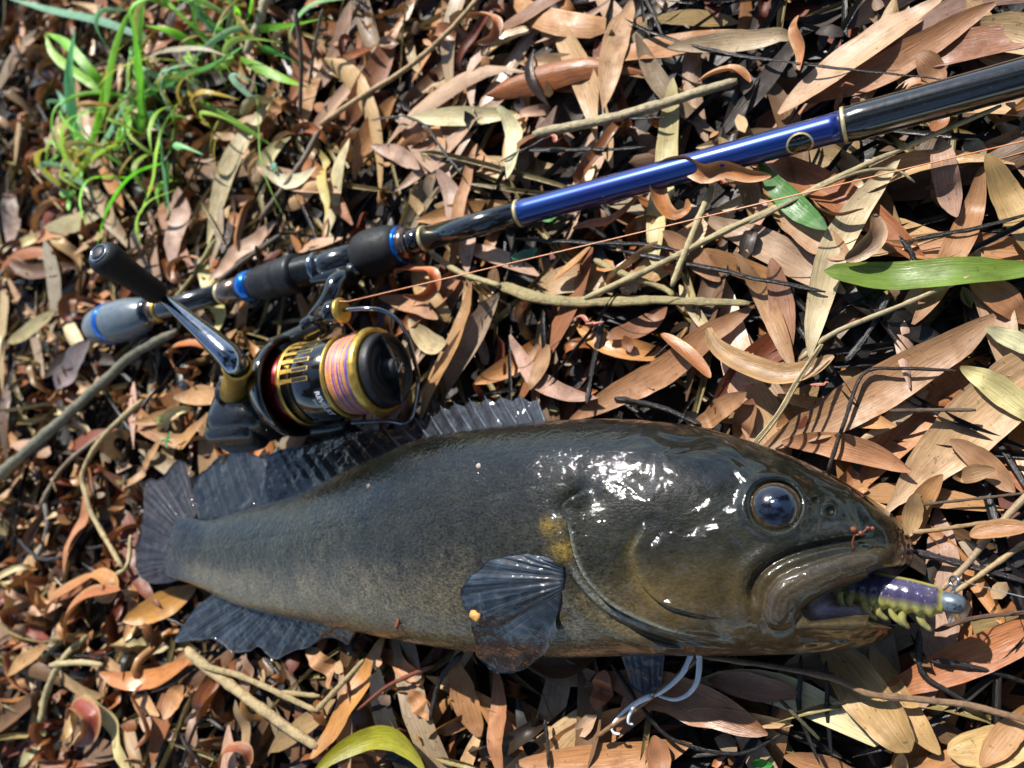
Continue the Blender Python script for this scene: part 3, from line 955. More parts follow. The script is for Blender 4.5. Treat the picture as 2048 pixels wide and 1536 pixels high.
pod([(440, 1540), (450, 1505), (490, 1500), (500, 1530)], 26, '8a4428', 'brown hooked pod below the lower pale stick', [4, 6, 6, 4], lean=0.9)
pod([(420, 880), (455, 900), (450, 930), (425, 925)], 20, 'a87044', 'tiny curled tan pod behind the soft dorsal fin', [3, 5, 5, 3], lean=0.9)
for (a_, b_) in ((1440, 368), (1470, 372), (1500, 770), (1165, 640), (1190, 648), (1640, 770), (1690, 175), (1105, 280)):
    q_ = [(a_ + rng.uniform(-14, 14), b_ + rng.uniform(-8, 8)) for _ in range(3)]
    pod([(a_ - 20, b_), q_[0], q_[1], (a_ + 18, b_ - 4)], 12, 'b05a58', 'tiny pink curled seed stalk lying in a dark gap of the litter', [2, 5, 5, 3], lean=0.9, name='pink_seed_stalk')
for o in bpy.data.objects:
    if o.name.startswith('pink_seed_stalk'):
        o['group'] = 'tiny pink seed stalks in the litter'

# --- green ones
BL((1652, 551), (2110, 520), 66, '86a343', 'long green blade-like leaf with a yellow stripe and brown nibbles', -0.03, mat=M_GREEN, name='green_leaf', lift=2.0, blunt=0.5, skew=-0.25)
BL((1514, 318), (1655, 468), 46, '5f9447', 'short green leaf with curled bright tip below the rod', -0.04, mat=M_GREEN, name='green_leaf', lift=1.0, skew=0.25)
BL((1500, 1530), (1545, 1530), 22, '4fae4a', 'tiny round bright green leaf on black soil', mat=M_GREEN, name='green_leaf')
BL((1030, 520), (1078, 500), 22, '6fae8c', 'tiny bluish green leaf under the fishing line', mat=M_GREEN, name='green_leaf', blunt=0.4)
BL((545, 325), (555, 345), 12, '6fb08c', 'tiny bluish green leaf near the reel seat', mat=M_GREEN, name='green_leaf', blunt=0.4)
BL((640, 1540), (875, 1545), 46, 'b9b531', 'arched yellow green leaf with brown blotches and waxy shine', 0.20, bend=1.3, mat=M_GREEN, name='green_leaf', blunt=0.4, lift=3.0)

# ------------------------------------------------------------------ grass
def blade(parent, pts3, w, colr):
    n, m_ = 22, 3
    X = crom(np.array(pts3), n)
    t_, N_, B_ = frames(X)
    up = np.array([0, 0, 1.0])
    sd = np.cross(t_, up)
    sd /= np.maximum(np.linalg.norm(sd, axis=1), 1e-6)[:, None]
    tt = np.linspace(0, 1, n)
    ww = w * np.minimum(1, 0.55 + tt * 2) * np.clip((1 - tt) * 2.6, 0.04, 1) ** 0.8 / 2
    tw = rng.normal(0, 0.5) + rng.normal(0, 0.7) * tt
    d1 = sd * np.cos(tw)[:, None] + np.cross(t_, sd) * np.sin(tw)[:, None]
    d2 = np.cross(t_, d1)
    v = np.array([-1, 0, 1.0])
    S = X[:, None, :] + (ww[:, None] * v[None, :])[..., None] * d1[:, None, :] + (0.3 * ww[:, None] * np.abs(v)[None, :])[..., None] * d2[:, None, :]
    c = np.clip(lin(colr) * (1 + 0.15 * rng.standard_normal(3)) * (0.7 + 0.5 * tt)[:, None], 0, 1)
    obj('blade', S.reshape(-1, 3), grid_faces(n, m_), M_GREEN, parent=parent, col=np.repeat(c, m_, 0), uv=np.stack([np.tile(v * .5 + .5, n), np.repeat(tt * 4, m_)], 1) + rng.uniform(0, 30, 2))


def gz(px, py):
    p_ = P(px, py, 2)
    return float(hm_at(p_[:1], p_[1:2])[0])


GREEN = ['86c63e', '94d442', 'a0da58', '74b85a', '8ec096', 'aecb94', 'b2cc5c']
GB = [P(300, 190, 0), P(420, 130, 0), P(215, 260, 0)]
TUFT = []
for k_, (b_, lb) in enumerate(zip([(330, 215), (455, 75), (160, 330)], ['main tuft of long green grass blades growing through the litter', 'short bright green grass tuft around the pale grey stick', 'sparse drooping grass tuft beside the small seedling'])):
    TUFT.append(thing('grass_tuft', (*P(*b_, 0)[:2], -6), lb, 'grass'))
GT = [  # traced blades: tuft, pixel path with heights, width px
    (0, [(290, 235, 0), (275, 130, 20), (278, 60, 34), (290, -10, 46)], 14), (0, [(285, 300, 0), (282, 200, 18), (275, 110, 34), (262, 20, 46)], 12),
    (0, [(275, 200, 6), (350, 160, 20), (420, 135, 26), (490, 90, 24)], 18), (0, [(290, 115, 26), (330, 98, 34), (400, 95, 34), (455, 112, 26)], 16),
    (0, [(480, 118, 22), (540, 145, 20), (590, 165, 14), (628, 178, 8)], 16), (0, [(395, 200, 10), (450, 235, 14), (510, 270, 12), (553, 298, 6)], 14),
    (0, [(370, 190, 2), (330, 240, 16), (310, 300, 20), (300, 370, 14), (262, 470, 4)], 15), (0, [(310, 205, 2), (318, 280, 16), (328, 360, 14), (345, 470, 4)], 13),
    (0, [(230, 190, 4), (180, 140, 22), (130, 85, 30), (92, 66, 30)], 16), (0, [(225, 195, 4), (190, 170, 14), (110, 110, 26), (90, 68, 30)], 18),
    (0, [(165, 335, 0), (148, 250, 22), (138, 150, 34), (150, 60, 40)], 15), (0, [(175, 320, 0), (205, 220, 22), (222, 120, 34), (250, 40, 40), (280, 2, 44)], 15),
    (0, [(290, 75, 30), (200, 40, 32), (100, 18, 30), (10, -6, 28)], 15), (0, [(240, 195, 4), (255, 250, 16), (240, 290, 10), (222, 300, 4)], 16),
    (0, [(270, 230, 2), (240, 260, 12), (225, 300, 4)], 20), (0, [(395, 95, 8), (340, 60, 24), (290, 50, 34)], 14),
    (0, [(350, 240, 0), (335, 320, 10), (330, 400, 6), (342, 455, 2)], 14), (0, [(510, 170, 2), (515, 230, 12), (520, 320, 14), (545, 390, 10), (570, 435, 4)], 6),
    (1, [(470, 70, 0), (520, 60, 14), (590, 50, 22), (650, 36, 22)], 14), (1, [(480, 60, 0), (470, 20, 22), (440, -20, 34)], 14),
    (1, [(490, 55, 0), (500, 10, 22), (505, -30, 36)], 12), (1, [(450, 80, 0), (400, 30, 20), (370, -10, 32)], 14), (1, [(500, 90, 0), (560, 110, 12), (600, 130, 8)], 14),
    (1, [(460, 90, 0), (450, 60, 16), (430, 55, 24)], 12), (1, [(480, 100, 0), (440, 130, 12), (430, 140, 8)], 18),
    (2, [(140, 235, 0), (125, 200, 18), (112, 180, 26)], 14), (2, [(150, 340, 0), (100, 280, 8), (90, 350, 4)], 8), (2, [(155, 345, 0), (195, 240, 20), (210, 150, 28)], 12),
    (2, [(160, 345, 0), (215, 270, 16), (260, 180, 22)], 10)]
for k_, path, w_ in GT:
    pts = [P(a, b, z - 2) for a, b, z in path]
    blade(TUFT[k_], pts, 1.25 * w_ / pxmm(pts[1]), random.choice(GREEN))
for k_, cnt, spread in ((0, 46, 34), (1, 34, 26), (2, 14, 22)):
    c0 = P(*[(320, 230), (455, 85), (160, 320)][k_], 0)
    for q_ in range(cnt):
        b0 = c0 + np.array([rng.normal(0, spread), rng.normal(0, spread), 0])
        b0[2] = hm_at(b0[:1], b0[1:2])[0] - 5
        dr = np.array([rng.normal(0.3, 0.8), rng.normal(0.1, 0.8), 0])
        ln = rng.uniform(35, 95)
        ht = rng.uniform(0.3, 0.9) * ln * 0.7
        dr = dr / (np.linalg.norm(dr) + 0.3) * ln
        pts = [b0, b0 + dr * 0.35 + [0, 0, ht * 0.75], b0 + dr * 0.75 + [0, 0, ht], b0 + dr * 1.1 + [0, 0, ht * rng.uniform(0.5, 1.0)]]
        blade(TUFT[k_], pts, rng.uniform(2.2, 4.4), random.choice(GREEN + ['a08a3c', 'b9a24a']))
# small seedlings
def seedling(px, py, n_, size, colr, label):
    z0 = gz(px, py)
    b0 = P(px, py, z0)
    o = thing('seedling', b0, label, 'seedling')
    V, F = tube(crom([b0 - [0, 0, 3], b0 + [1, 1, size * 0.5], b0 + [2, 1, size * 0.9]], 8), 0.4, 6)
    obj('stem', V, F, M_GREEN, parent=o, col=lin(colr), uv=np.zeros((len(V), 2)))
    for k_ in range(n_):
        a = k_ * 2.4 + rng.uniform(0, 1)
        d_ = np.array([math.cos(a), math.sin(a), 0])
        V, uv = leaf_shape(size * 1.3, size * 0.6, 0.5, 0.2, 0.2, 0, 9, 4, 0, 0.5)
        c_, s_ = math.cos(a), math.sin(a)
        V = np.stack([V[:, 0] * c_ - V[:, 1] * s_, V[:, 0] * s_ + V[:, 1] * c_, V[:, 2]], 1) + b0 + d_ * size * 0.7 + [2, 1, size * (0.9 - 0.12 * k_)]
        obj('leaf', V, grid_faces(9, 4), M_GREEN, parent=o, col=lin(colr), uv=uv)


seedling(150, 405, 3, 9, '6fc02e', 'small bright green seedling with rounded leaves near the grass')
seedling(172, 345, 3, 7, '64b42a', 'small bright green seedling at the foot of the sparse grass tuft')
seedling(116, 328, 2, 6, '6fb83a', 'tiny two-leaved seedling left of the sparse grass tuft')
seedling(1108, 455, 2, 6, '58a04a', 'tiny seedling standing against the blue rod section')
seedling(335, 885, 4, 3.5, '4f9a5a', 'tiny green seedling behind the soft dorsal fin')
seedling(320, 845, 3, 3.0, '55a050', 'tiny green sprout below the reel body')
# ------------------------------------------------------------------ fish
ST = np.array([  # back (x, y), belly (x, y) in photo pixels, half thickness mm
    (352, 1034, 328, 1152, 0.9), (384, 1036, 358, 1160, 3.0), (424, 1038, 396, 1173, 5.6), (496, 1018, 470, 1208, 9), (602, 988, 575, 1236, 14), (690, 947, 680, 1256, 18.5),
    (777, 910, 790, 1278, 22.5), (850, 880, 900, 1297, 25), (950, 862, 1010, 1310, 26.5), (1085, 846, 1120, 1315, 27.5), (1200, 840, 1230, 1313, 28),
    (1300, 843, 1330, 1311, 28), (1400, 856, 1420, 1311, 27), (1480, 876, 1500, 1310, 26), (1560, 904, 1580, 1309, 24.5), (1640, 937, 1650, 1305, 22.5),
    (1700, 970, 1705, 1299, 20.5), (1760, 1010, 1750, 1288, 18), (1800, 1043, 1775, 1276, 15), (1818, 1070, 1788, 1262, 11), (1826, 1092, 1792, 1250, 7),
    (1828, 1106, 1792, 1243, 2.0)])
NS, NU, NL = 460, 170, 60
sp_ = crom(ST, NS)
hh = np.maximum(sp_[:, 4], 0.8)
zm = 0.86 * hh - 0.5 + 1.5 * sm(sp_[:, 0], 700, 400) + 3.6 * sm(sp_[:, 0], 440, 350)
TT = PA(sp_[:, 0], sp_[:, 1], zm)
BB = PA(sp_[:, 2], sp_[:, 3], zm)
# denser rings of vertices on the upper side
phi = np.concatenate([np.linspace(0, math.pi, NU, endpoint=False), np.linspace(math.pi, 2 * math.pi, NL, endpoint=False)])
NP_ = NU + NL
cc, ss = np.cos(phi), np.sin(phi)
cshape = np.sign(cc) * np.abs(cc) ** 0.92
zup = np.where(ss > 0, np.abs(ss) ** 0.86, -np.abs(ss) ** 0.7 * 0.86)
mid = (TT + BB) / 2
hv = (TT - BB) / 2
FV = mid[:, None, :] + cshape[None, :, None] * hv[:, None, :]
FV[..., 2] += zup[None, :] * hh[:, None]
UP = (ss[None, :] > 0) * np.ones((NS, 1))
CH = np.broadcast_to(cshape[None, :], (NS, NP_))      # +1 back .. -1 belly
FPX_ = proj(FV)                                        # where each skin point sits in the photo
fx, fy = FPX_[..., 0], FPX_[..., 1]
Q = np.stack([fx, fy], -1)
wup = sm(zup, 0.05, 0.4)[None, :] * np.ones((NS, 1))


def pdist(Q, line):
    """unsigned distance, signed side, arc parameter 0..1 to a polyline"""
    line = np.asarray(line, float)
    best = np.full(Q.shape[:-1], 1e9)
    side = np.zeros(Q.shape[:-1])
    par = np.zeros(Q.shape[:-1])
    seg = np.linalg.norm(np.diff(line, axis=0), axis=1)
    cum = np.concatenate([[0], np.cumsum(seg)])
    for k in range(len(line) - 1):
        a, d = line[k], line[k + 1] - line[k]
        t = np.clip(((Q - a) @ d) / (d @ d), 0, 1)
        r = Q - a - t[..., None] * d
        e = np.hypot(r[..., 0], r[..., 1])
        cr = d[0] * r[..., 1] - d[1] * r[..., 0]
        mk = e < best
        best = np.where(mk, e, best)
        side = np.where(mk, np.sign(cr), side)
        par = np.where(mk, (cum[k] + t * seg[k]) / cum[-1], par)
    return best, side, par


def inpoly(Q, poly):
    x, y = Q[..., 0], Q[..., 1]
    ins = np.zeros(x.shape, bool)
    q = np.asarray(poly, float)
    for k in range(len(q)):
        x1, y1 = q[k]
        x2, y2 = q[(k + 1) % len(q)]
        ins ^= ((y1 > y) != (y2 > y)) & (x < (x2 - x1) * (y - y1) / (y2 - y1 + 1e-12) + x1)
    return ins


def sdpoly(Q, poly):
    d, _, _ = pdist(Q, list(poly) + [poly[0]])
    return np.where(inpoly(Q, poly), d, -d)            # positive inside


OPER = crom([(1186, 976), (1150, 990), (1126, 1012), (1136, 1040), (1144, 1081), (1152, 1116), (1177, 1165), (1226, 1213), (1296, 1248), (1375, 1275), (1460, 1288)], 60)
OPER2 = crom([(1120, 1130), (1150, 1180), (1205, 1232), (1290, 1272), (1380, 1294)], 30)
PREO = crom([(1292, 1035), (1279, 1064), (1262, 1105), (1274, 1143), (1292, 1178), (1331, 1210), (1400, 1232), (1480, 1244)], 40)
JAWF = crom([(1512, 1225), (1502, 1180), (1522, 1142), (1570, 1112), (1630, 1094), (1700, 1082), (1790, 1072)], 40)
MAXC = crom([(1822, 1104), (1760, 1118), (1690, 1137), (1625, 1163), (1575, 1192), (1562, 1226)], 40)
MOUTH = [(1600, 1220), (1625, 1200), (1665, 1180), (1736, 1153), (1797, 1135), (1850, 1122), (1880, 1180), (1835, 1256), (1788, 1246), (1753, 1240), (1687, 1242), (1620, 1246)]
LOWJ = crom([(1600, 1252), (1687, 1254), (1753, 1254), (1792, 1258)], 24)
LATL = crom([(345, 1092), (500, 1080), (700, 1050), (900, 1010), (1050, 975), (1180, 960)], 40)

disp = np.zeros((NS, NP_))


def blur(a, k):
    for _ in range(k):
        a = (np.roll(a, 1, 0) + a * 2 + np.roll(a, -1, 0)) / 4
        a = (np.roll(a, 1, 1) + a * 2 + np.roll(a, -1, 1)) / 4
    return a


def far_soft(comp, d, near=22, far=50, k=60):
    w_ = sm(d, far, near)
    return comp * w_ + blur(comp, k) * (1 - w_)


# gill cover
d, s, u = pdist(Q, OPER)
ins = s < 0                                            # head side
fade = sm(u, 0.0, 0.08) * sm(u, 1.0, 0.8)
disp += far_soft(np.where(ins, 3.8 * np.exp(-d / 60) * sm(d, -1, 6), -3.0 * np.exp(-d / 16)) * fade, d)
d, s, u = pdist(Q, OPER2)
disp += (-2.0 * np.exp(-(d / 8) ** 2) + 1.2 * np.exp(-((d - 20) / 12) ** 2)) * sm(u, 0, 0.15) * sm(u, 1, 0.85)
for off_, amp in ((-10, .5), (14, .8), (28, .7), (44, .6), (58, .5)):     # skin folds parallel to the gill edge
    d, s, u = pdist(Q, OPER + np.array([-0.6, 1.0]) * off_ * 0.7)
    disp += -amp * np.exp(-(d / 5) ** 2) * sm(u, 0.35, 0.5) * sm(u, 1, .9)
d, s, u = pdist(Q, PREO)
disp += far_soft(np.where(s < 0, 1.9 * np.exp(-d / 40) * sm(d, -2, 6), -1.2 * np.exp(-d / 16)) * sm(u, 0, 0.2) * sm(u, 1, 0.6), d)
# lips and jaws
d, s, u = pdist(Q, JAWF)
disp += -2.2 * np.exp(-(d / 8) ** 2) * sm(u, 0, 0.1) * sm(u, 1, 0.75) + 0.8 * np.exp(-((d - 24) / 16) ** 2) * (s < 0) * sm(u, 1, 0.7)
dm, s_m, um = pdist(Q, MAXC)
wm = np.interp(um, [0, 0.3, 0.6, 0.85, 1], [22, 25, 31, 38, 34])
lip = np.sqrt(np.clip(1 - (dm / wm) ** 2, 0, 1))
disp += 3.6 * lip * np.interp(um, [0, .2, 1], [.5, 1, 1.1])
for q_ in (-0.55, -0.15, 0.25, 0.55):                  # creases along the upper lip
    dd = dm * s_m / wm - q_ - 0.06 * np.sin(um * 17 + q_ * 9)
    disp += -0.45 * np.exp(-(dd / 0.06) ** 2) * (lip > 0) * sm(um, 0.15, 0.4)
sdm = sdpoly(Q, MOUTH)
MDEP = sm(sdm, -4, 20)
d, s, u = pdist(Q, LOWJ)
disp += 1.6 * np.exp(-(d / 12) ** 2)
d2, s, u = pdist(Q, LOWJ + np.array([0, 24]))
disp += -0.8 * np.exp(-(d2 / 6) ** 2)
# eye socket and nostrils
EC = np.array([1551.0, 1011.0])
re = np.hypot((fx - EC[0]) / 1.04, fy - EC[1])
disp += 1.3 * np.exp(-((re - 60) / 11) ** 2) - 2.6 * sm(re, 52, 40)
for (ax_, ay_, rr_) in ((1660, 1022, 13), (1630, 1000, 8)):
    r_ = np.hypot(fx - ax_, fy - ay_)
    disp += 0.7 * np.exp(-((r_ - rr_) / 4.5) ** 2) - 1.6 * np.exp(-(r_ / (rr_ * 0.6)) ** 2)
# bones and bumps of the head, fine unevenness of the skin
hd = sm(fx, 1120, 1260)
nz1 = fbm(FV, 26, 3, 21)
nz2 = fbm(FV, 7, 3, 31)
nz3 = fbm(FV, 2.4, 2, 41)
disp += hd * (0.8 * nz1 + 0.22 * nz2 + 0.05 * nz3) + (1 - hd) * (0.35 * nz1 + 0.10 * nz2 + 0.05 * nz3)
disp += -0.12 * np.exp(-(pdist(Q, LATL)[0] / 6) ** 2) * (1 - hd)
FV[..., 2] += disp * wup * np.minimum(1, hh / 12)[:, None]
# open the mouth: push the skin inside the gape down
floor = 5.0 + 19.0 * sm(fy, 1172, 1222) * sm(fx, 1790, 1700) + 2.0 * fbm(FV, 9, 2, 44)
# the gape is open in front: pull the skin back between the lips
wn_ = sm(fy, 1128, 1160) * sm(fy, 1256, 1238) * sm(fx, 1725, 1745)
back = (fx - 1735) * wn_ * 0.95 / pxmm(FV)
FV[..., 0] -= back
FV[..., 2] = np.where(UP > 0, FV[..., 2] * (1 - MDEP) + np.minimum(floor, FV[..., 2]) * MDEP, FV[..., 2])

# skin colour
c_back, c_mid, c_bel, c_gold = lin('121511'), lin('2a2a22'), lin('5b5340'), lin('a5853a')
k = CH + 0.22 * fbm(FV, 22, 4, 51) + 0.10 * fbm(FV, 3, 2, 55)
sh = np.interp(fx, [300, 700, 1100, 1500, 1800], [0.05, 0.0, -0.12, -0.3, -0.35])
col = c_back + (c_mid - c_back) * sm(k, 0.72, 0.05)[..., None]
col = col + (c_bel - col) * (sm(k, 0.0 + sh, -0.62 + sh) * 0.95)[..., None]
mot = fbm(FV, 5.0, 4, 61)
col = col * (1 + 0.55 * mot[..., None])
head_b = sm(fx, 1180, 1300) * sm(fy, 1080, 1200)
col = col + (lin('4f4127') * (1 + 0.5 * mot[..., None]) - col) * (head_b * 0.75)[..., None]
yel = (np.exp(-(((fx - 1100) / 22) ** 2 + ((fy - 1052) / 16) ** 2)) + np.exp(-(((fx - 1122) / 22) ** 2 + ((fy - 1100) / 20) ** 2))) * sm(fbm(FV, 6, 3, 71), -0.25, 0.25)
col = col + (lin('a88a35') - col) * np.clip(yel * 0.45, 0, 1)[..., None]
d, s, u = pdist(Q, PREO)
col = col + (lin('a08a45') - col) * (0.18 * np.exp(-(d / 12) ** 2) * sm(u, .05, .2) * sm(u, .8, .5))[..., None]
d, s, u = pdist(Q, OPER)
col = col + (lin('8f9488') - col) * (0.55 * np.exp(-((d - 5) / 5) ** 2) * (s < 0) * sm(u, .15, .3))[..., None]
d9, s9, u9 = pdist(Q, OPER2)
col = col + (lin('8a8f8a') - col) * (0.4 * np.exp(-((d9 - 16) / 6) ** 2) * (s9 < 0) * sm(u9, 0, .2) * sm(u9, 1, .8))[..., None]
col = col + (lin('453d31') * (1 + .3 * mot[..., None]) - col) * (sm(lip, 0.05, 0.4) * sm(um, 0.0, 0.35) * 0.85)[..., None]
inn = sm(sdm, 6, 16)
col = col + (lin('c4b2b8') - col) * inn[..., None]
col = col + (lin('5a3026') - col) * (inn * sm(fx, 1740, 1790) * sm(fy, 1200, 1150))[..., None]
tl = sm(fx + 0.25 * (fy - 1090) + 14 * fbm(FV, 5, 2, 33), 420, 345)[..., None]
col = col + (lin('1d1c20') - col) * tl * 0.85
col = np.where(inn[..., None] > 0.5, col, col * 0.72)
col = np.clip(col, 0.003, 0.9)

t = NT('wet_fish_skin')
atn = t.n('ShaderNodeAttribute', attribute_name='Col')
at = atn.outputs['Color']
hda = atn.outputs['Alpha']
tc = t.n('ShaderNodeNewGeometry').outputs['Position']
s1 = t.noise(1.0, tc, 3, 0.6, vec_scale=(700, 1100, 700))
s2 = t.noise(1.0, tc, 2, 0.5, vec_scale=(1500, 2200, 1500))
s3 = t.noise(330, tc, 4, 0.65, 1.2)
s4 = t.noise(70, tc, 3, 0.5)
spk = t.mix(1.0, t.ramp(s1, [(0.32, 0.35), (0.68, 1.7)]), t.ramp(s2, [(0.3, 0.6), (0.7, 1.4)]), 'MULTIPLY')
spk = t.mix(hda, spk, t.mix(0.35, (1, 1, 1), spk))
c = t.mix(1.0, at, spk, 'MULTIPLY')
t.l(c, t.b.inputs['Base Color'])
t.l(t.ramp(s4, [(0.35, 0.28), (0.65, 0.42)]), t.b.inputs['Roughness'])
t.b.inputs['Specular IOR Level'].default_value = 0.06
t.b.inputs['Coat Weight'].default_value = 1.0
t.b.inputs['Coat Roughness'].default_value = 0.045
nm = t.bump(s1, 0.40, 0.0005)
nm = t.bump(s2, 0.25, 0.0003, nm)
s5 = t.noise(130, tc, 4, 0.6, 2.0)
s7 = t.noise(62, tc, 1.5, 0.5, 0.8)
slime = t.bump(s3, 0.24, 0.0006, t.bump(s7, 0.75, 0.0055))
s6 = t.noise(1.0, tc, 2, 0.5, vec_scale=(420, 620, 420))
fine = t.bump(s6, 0.5, 0.0007, t.bump(s5, 0.3, 0.0012))
mv = t.n('ShaderNodeMix', data_type='VECTOR')
t.l(hda, mv.inputs[0])
t.l(fine, mv.inputs[4])
t.l(slime, mv.inputs[5])
nm2 = mv.outputs[1]
t.l(nm, t.b.inputs['Normal'])
t.l(nm2, t.b.inputs['Coat Normal'])
M_SKIN = t.m

FISHV = FV.reshape(-1, 3)
FF = grid_faces(NS, NP_, True)
# close both ends
VE = np.vstack([FISHV, FV[0].mean(0), FV[-1].mean(0)])
j = np.arange(NP_)
nV = len(FISHV)
caps = [(nV, (b + 1) % NP_, b) for b in range(NP_)] + [(nV + 1, nV - NP_ + b, nV - NP_ + (b + 1) % NP_) for b in range(NP_)]
FF = [tuple(f) for f in FF] + caps
hd4 = np.clip(sm(fx, 1150, 1330) + 0.4 * fbm(FV, 30, 3, 77) * sm(fx, 1000, 1200), 0, 1)
col4 = np.concatenate([col, hd4[..., None]], -1)
colE = np.vstack([col4.reshape(-1, 4), col4[0].mean(0), col4[-1].mean(0)])
fb = P(1000, 1100, 0)
fish = thing('fish', (fb[0], fb[1], -1.0), 'dark wet freshwater cod lying on its side with a soft lure in its open mouth', 'fish')
obj('body', VE, FF, M_SKIN, parent=fish, col=colE)
FBVH = BVHTree.FromPolygons([tuple(v) for v in VE], [tuple(int(i) for i in f) for f in FF])


def on_fish(px, py):
    """skin point under a photo pixel, or None"""
    d = C2W @ np.array([(px - W0 / 2) / FPX, -(py - H0 / 2) / FPX, -1.0])
    h = FBVH.ray_cast(Vector(tuple(CAM)), Vector(tuple(d)).normalized())
    return None if h[0] is None else np.array(h[0])


def drape(px, py, lift=1.0, ground=2.0):
    h = on_fish(px, py)
    return P(px, py, ground) if h is None else P(px, py, h[2] + lift)


# eye
t = NT('fish_eye')
at = t.n('ShaderNodeAttribute', attribute_name='Col').outputs['Color']
tc = t.n('ShaderNodeNewGeometry').outputs['Position']
c = t.mix(1.0, at, t.ramp(t.noise(900, tc, 4, .6), [(.3, .6), (.7, 1.4)]), 'MULTIPLY')
t.l(c, t.b.inputs['Base Color'])
t.set(Roughness=0.12, Coat_Weight=1.0)
t.b.inputs['Coat Roughness'].default_value = 0.03
t.l(t.bump(t.noise(160, tc, 2, .5), 0.5, 0.0016), t.b.inputs['Coat Normal'])
M_EYE = t.m
eh = P(EC[0], EC[1], 0)
ez = np.mean([on_fish(EC[0] + 60 * math.cos(a), EC[1] + 60 * math.sin(a))[2] for a in np.linspace(0, 6.28, 9)])
ec = P(EC[0], EC[1], ez)
sc_ = pxmm(ec)
er = 50.0 / sc_
# local frame of the skin around the eye
ring = np.array([P(EC[0] + 58 * math.cos(a), EC[1] + 58 * math.sin(a), on_fish(EC[0] + 58 * math.cos(a), EC[1] + 58 * math.sin(a))[2]) for a in np.linspace(0, 2 * math.pi, 16, endpoint=False)])
en = np.linalg.svd(ring - ring.mean(0))[2][2]
en = en if en[2] > 0 else -en
en = en * 0.6 + np.array([0, 0, 0.4])
en /= np.linalg.norm(en)


def dome(c0, nrm_, r, hgt, nr=20, na=48, r0=0.0):
    nrm_ = np.asarray(nrm_) / np.linalg.norm(nrm_)
    a1 = np.cross(nrm_, [0, 1.0, 0.1])
    a1 /= np.linalg.norm(a1)
    a2 = np.cross(nrm_, a1)
    th = np.linspace(r0, math.pi / 2, nr)
    a = np.linspace(0, 2 * math.pi, na, endpoint=False)
    V = c0 + (np.sin(th) * r)[:, None, None] * (np.cos(a)[None, :, None] * a1 + np.sin(a)[None, :, None] * a2) + (np.cos(th) * hgt)[:, None, None] * nrm_
    return V.reshape(-1, 3), grid_faces(nr, na, True), np.repeat(np.sin(th), na)


Ve, Fe, rad = dome(ec - en * 1.6, en, er, 4.4)
ecol = lin('080d1a') + (lin('1d2026') - lin('080d1a')) * sm(rad, 0.55, 0.8)[:, None]
ecol = ecol + (lin('4a3a20') - ecol) * (sm(rad, 0.80, 0.90) * 0.8)[:, None]
eye = obj('eye', Ve, Fe, M_EYE, parent=fish, col=ecol)
Vp, Fp, rad = dome(ec - en * 1.6 + en * 0.18, en, er * 0.62, 4.35)
obj('pupil', Vp, Fp, M_EYE, parent=eye, col=lin('070b14') + (lin('26364e') - lin('070b14')) * (np.exp(-(rad / 0.5) ** 2) * 0.7)[:, None])

# ---- fins
t = NT('fin_membrane')
at = t.n('ShaderNodeAttribute', attribute_name='Col').outputs['Color']
tc = t.n('ShaderNodeNewGeometry').outputs['Position']
uv = t.n('ShaderNodeUVMap').outputs['UV']
f1 = t.noise(1.0, uv, 3, .6, vec_scale=(110, 3.0, 1))
f2 = t.noise(240, tc, 4, .6)
c = t.mix(1.0, at, t.ramp(f1, [(.3, .45), (.7, 1.6)]), 'MULTIPLY')
c = t.mix(1.0, c, t.ramp(f2, [(.3, .6), (.7, 1.4)]), 'MULTIPLY')
t.l(c, t.b.inputs['Base Color'])
t.set(Roughness=0.4, Coat_Weight=0.8)
t.b.inputs['Specular IOR Level'].default_value = 0.15
t.b.inputs['Coat Roughness'].default_value = 0.06
nm = t.bump(f1, 0.5, 0.0005)
t.l(nm, t.b.inputs['Normal'])
t.l(t.bump(t.noise(110, tc, 2, .5, .6), 0.8, 0.003, t.bump(f1, 0.2, 0.0003)), t.b.inputs['Coat Normal'])
M_FIN = t.m


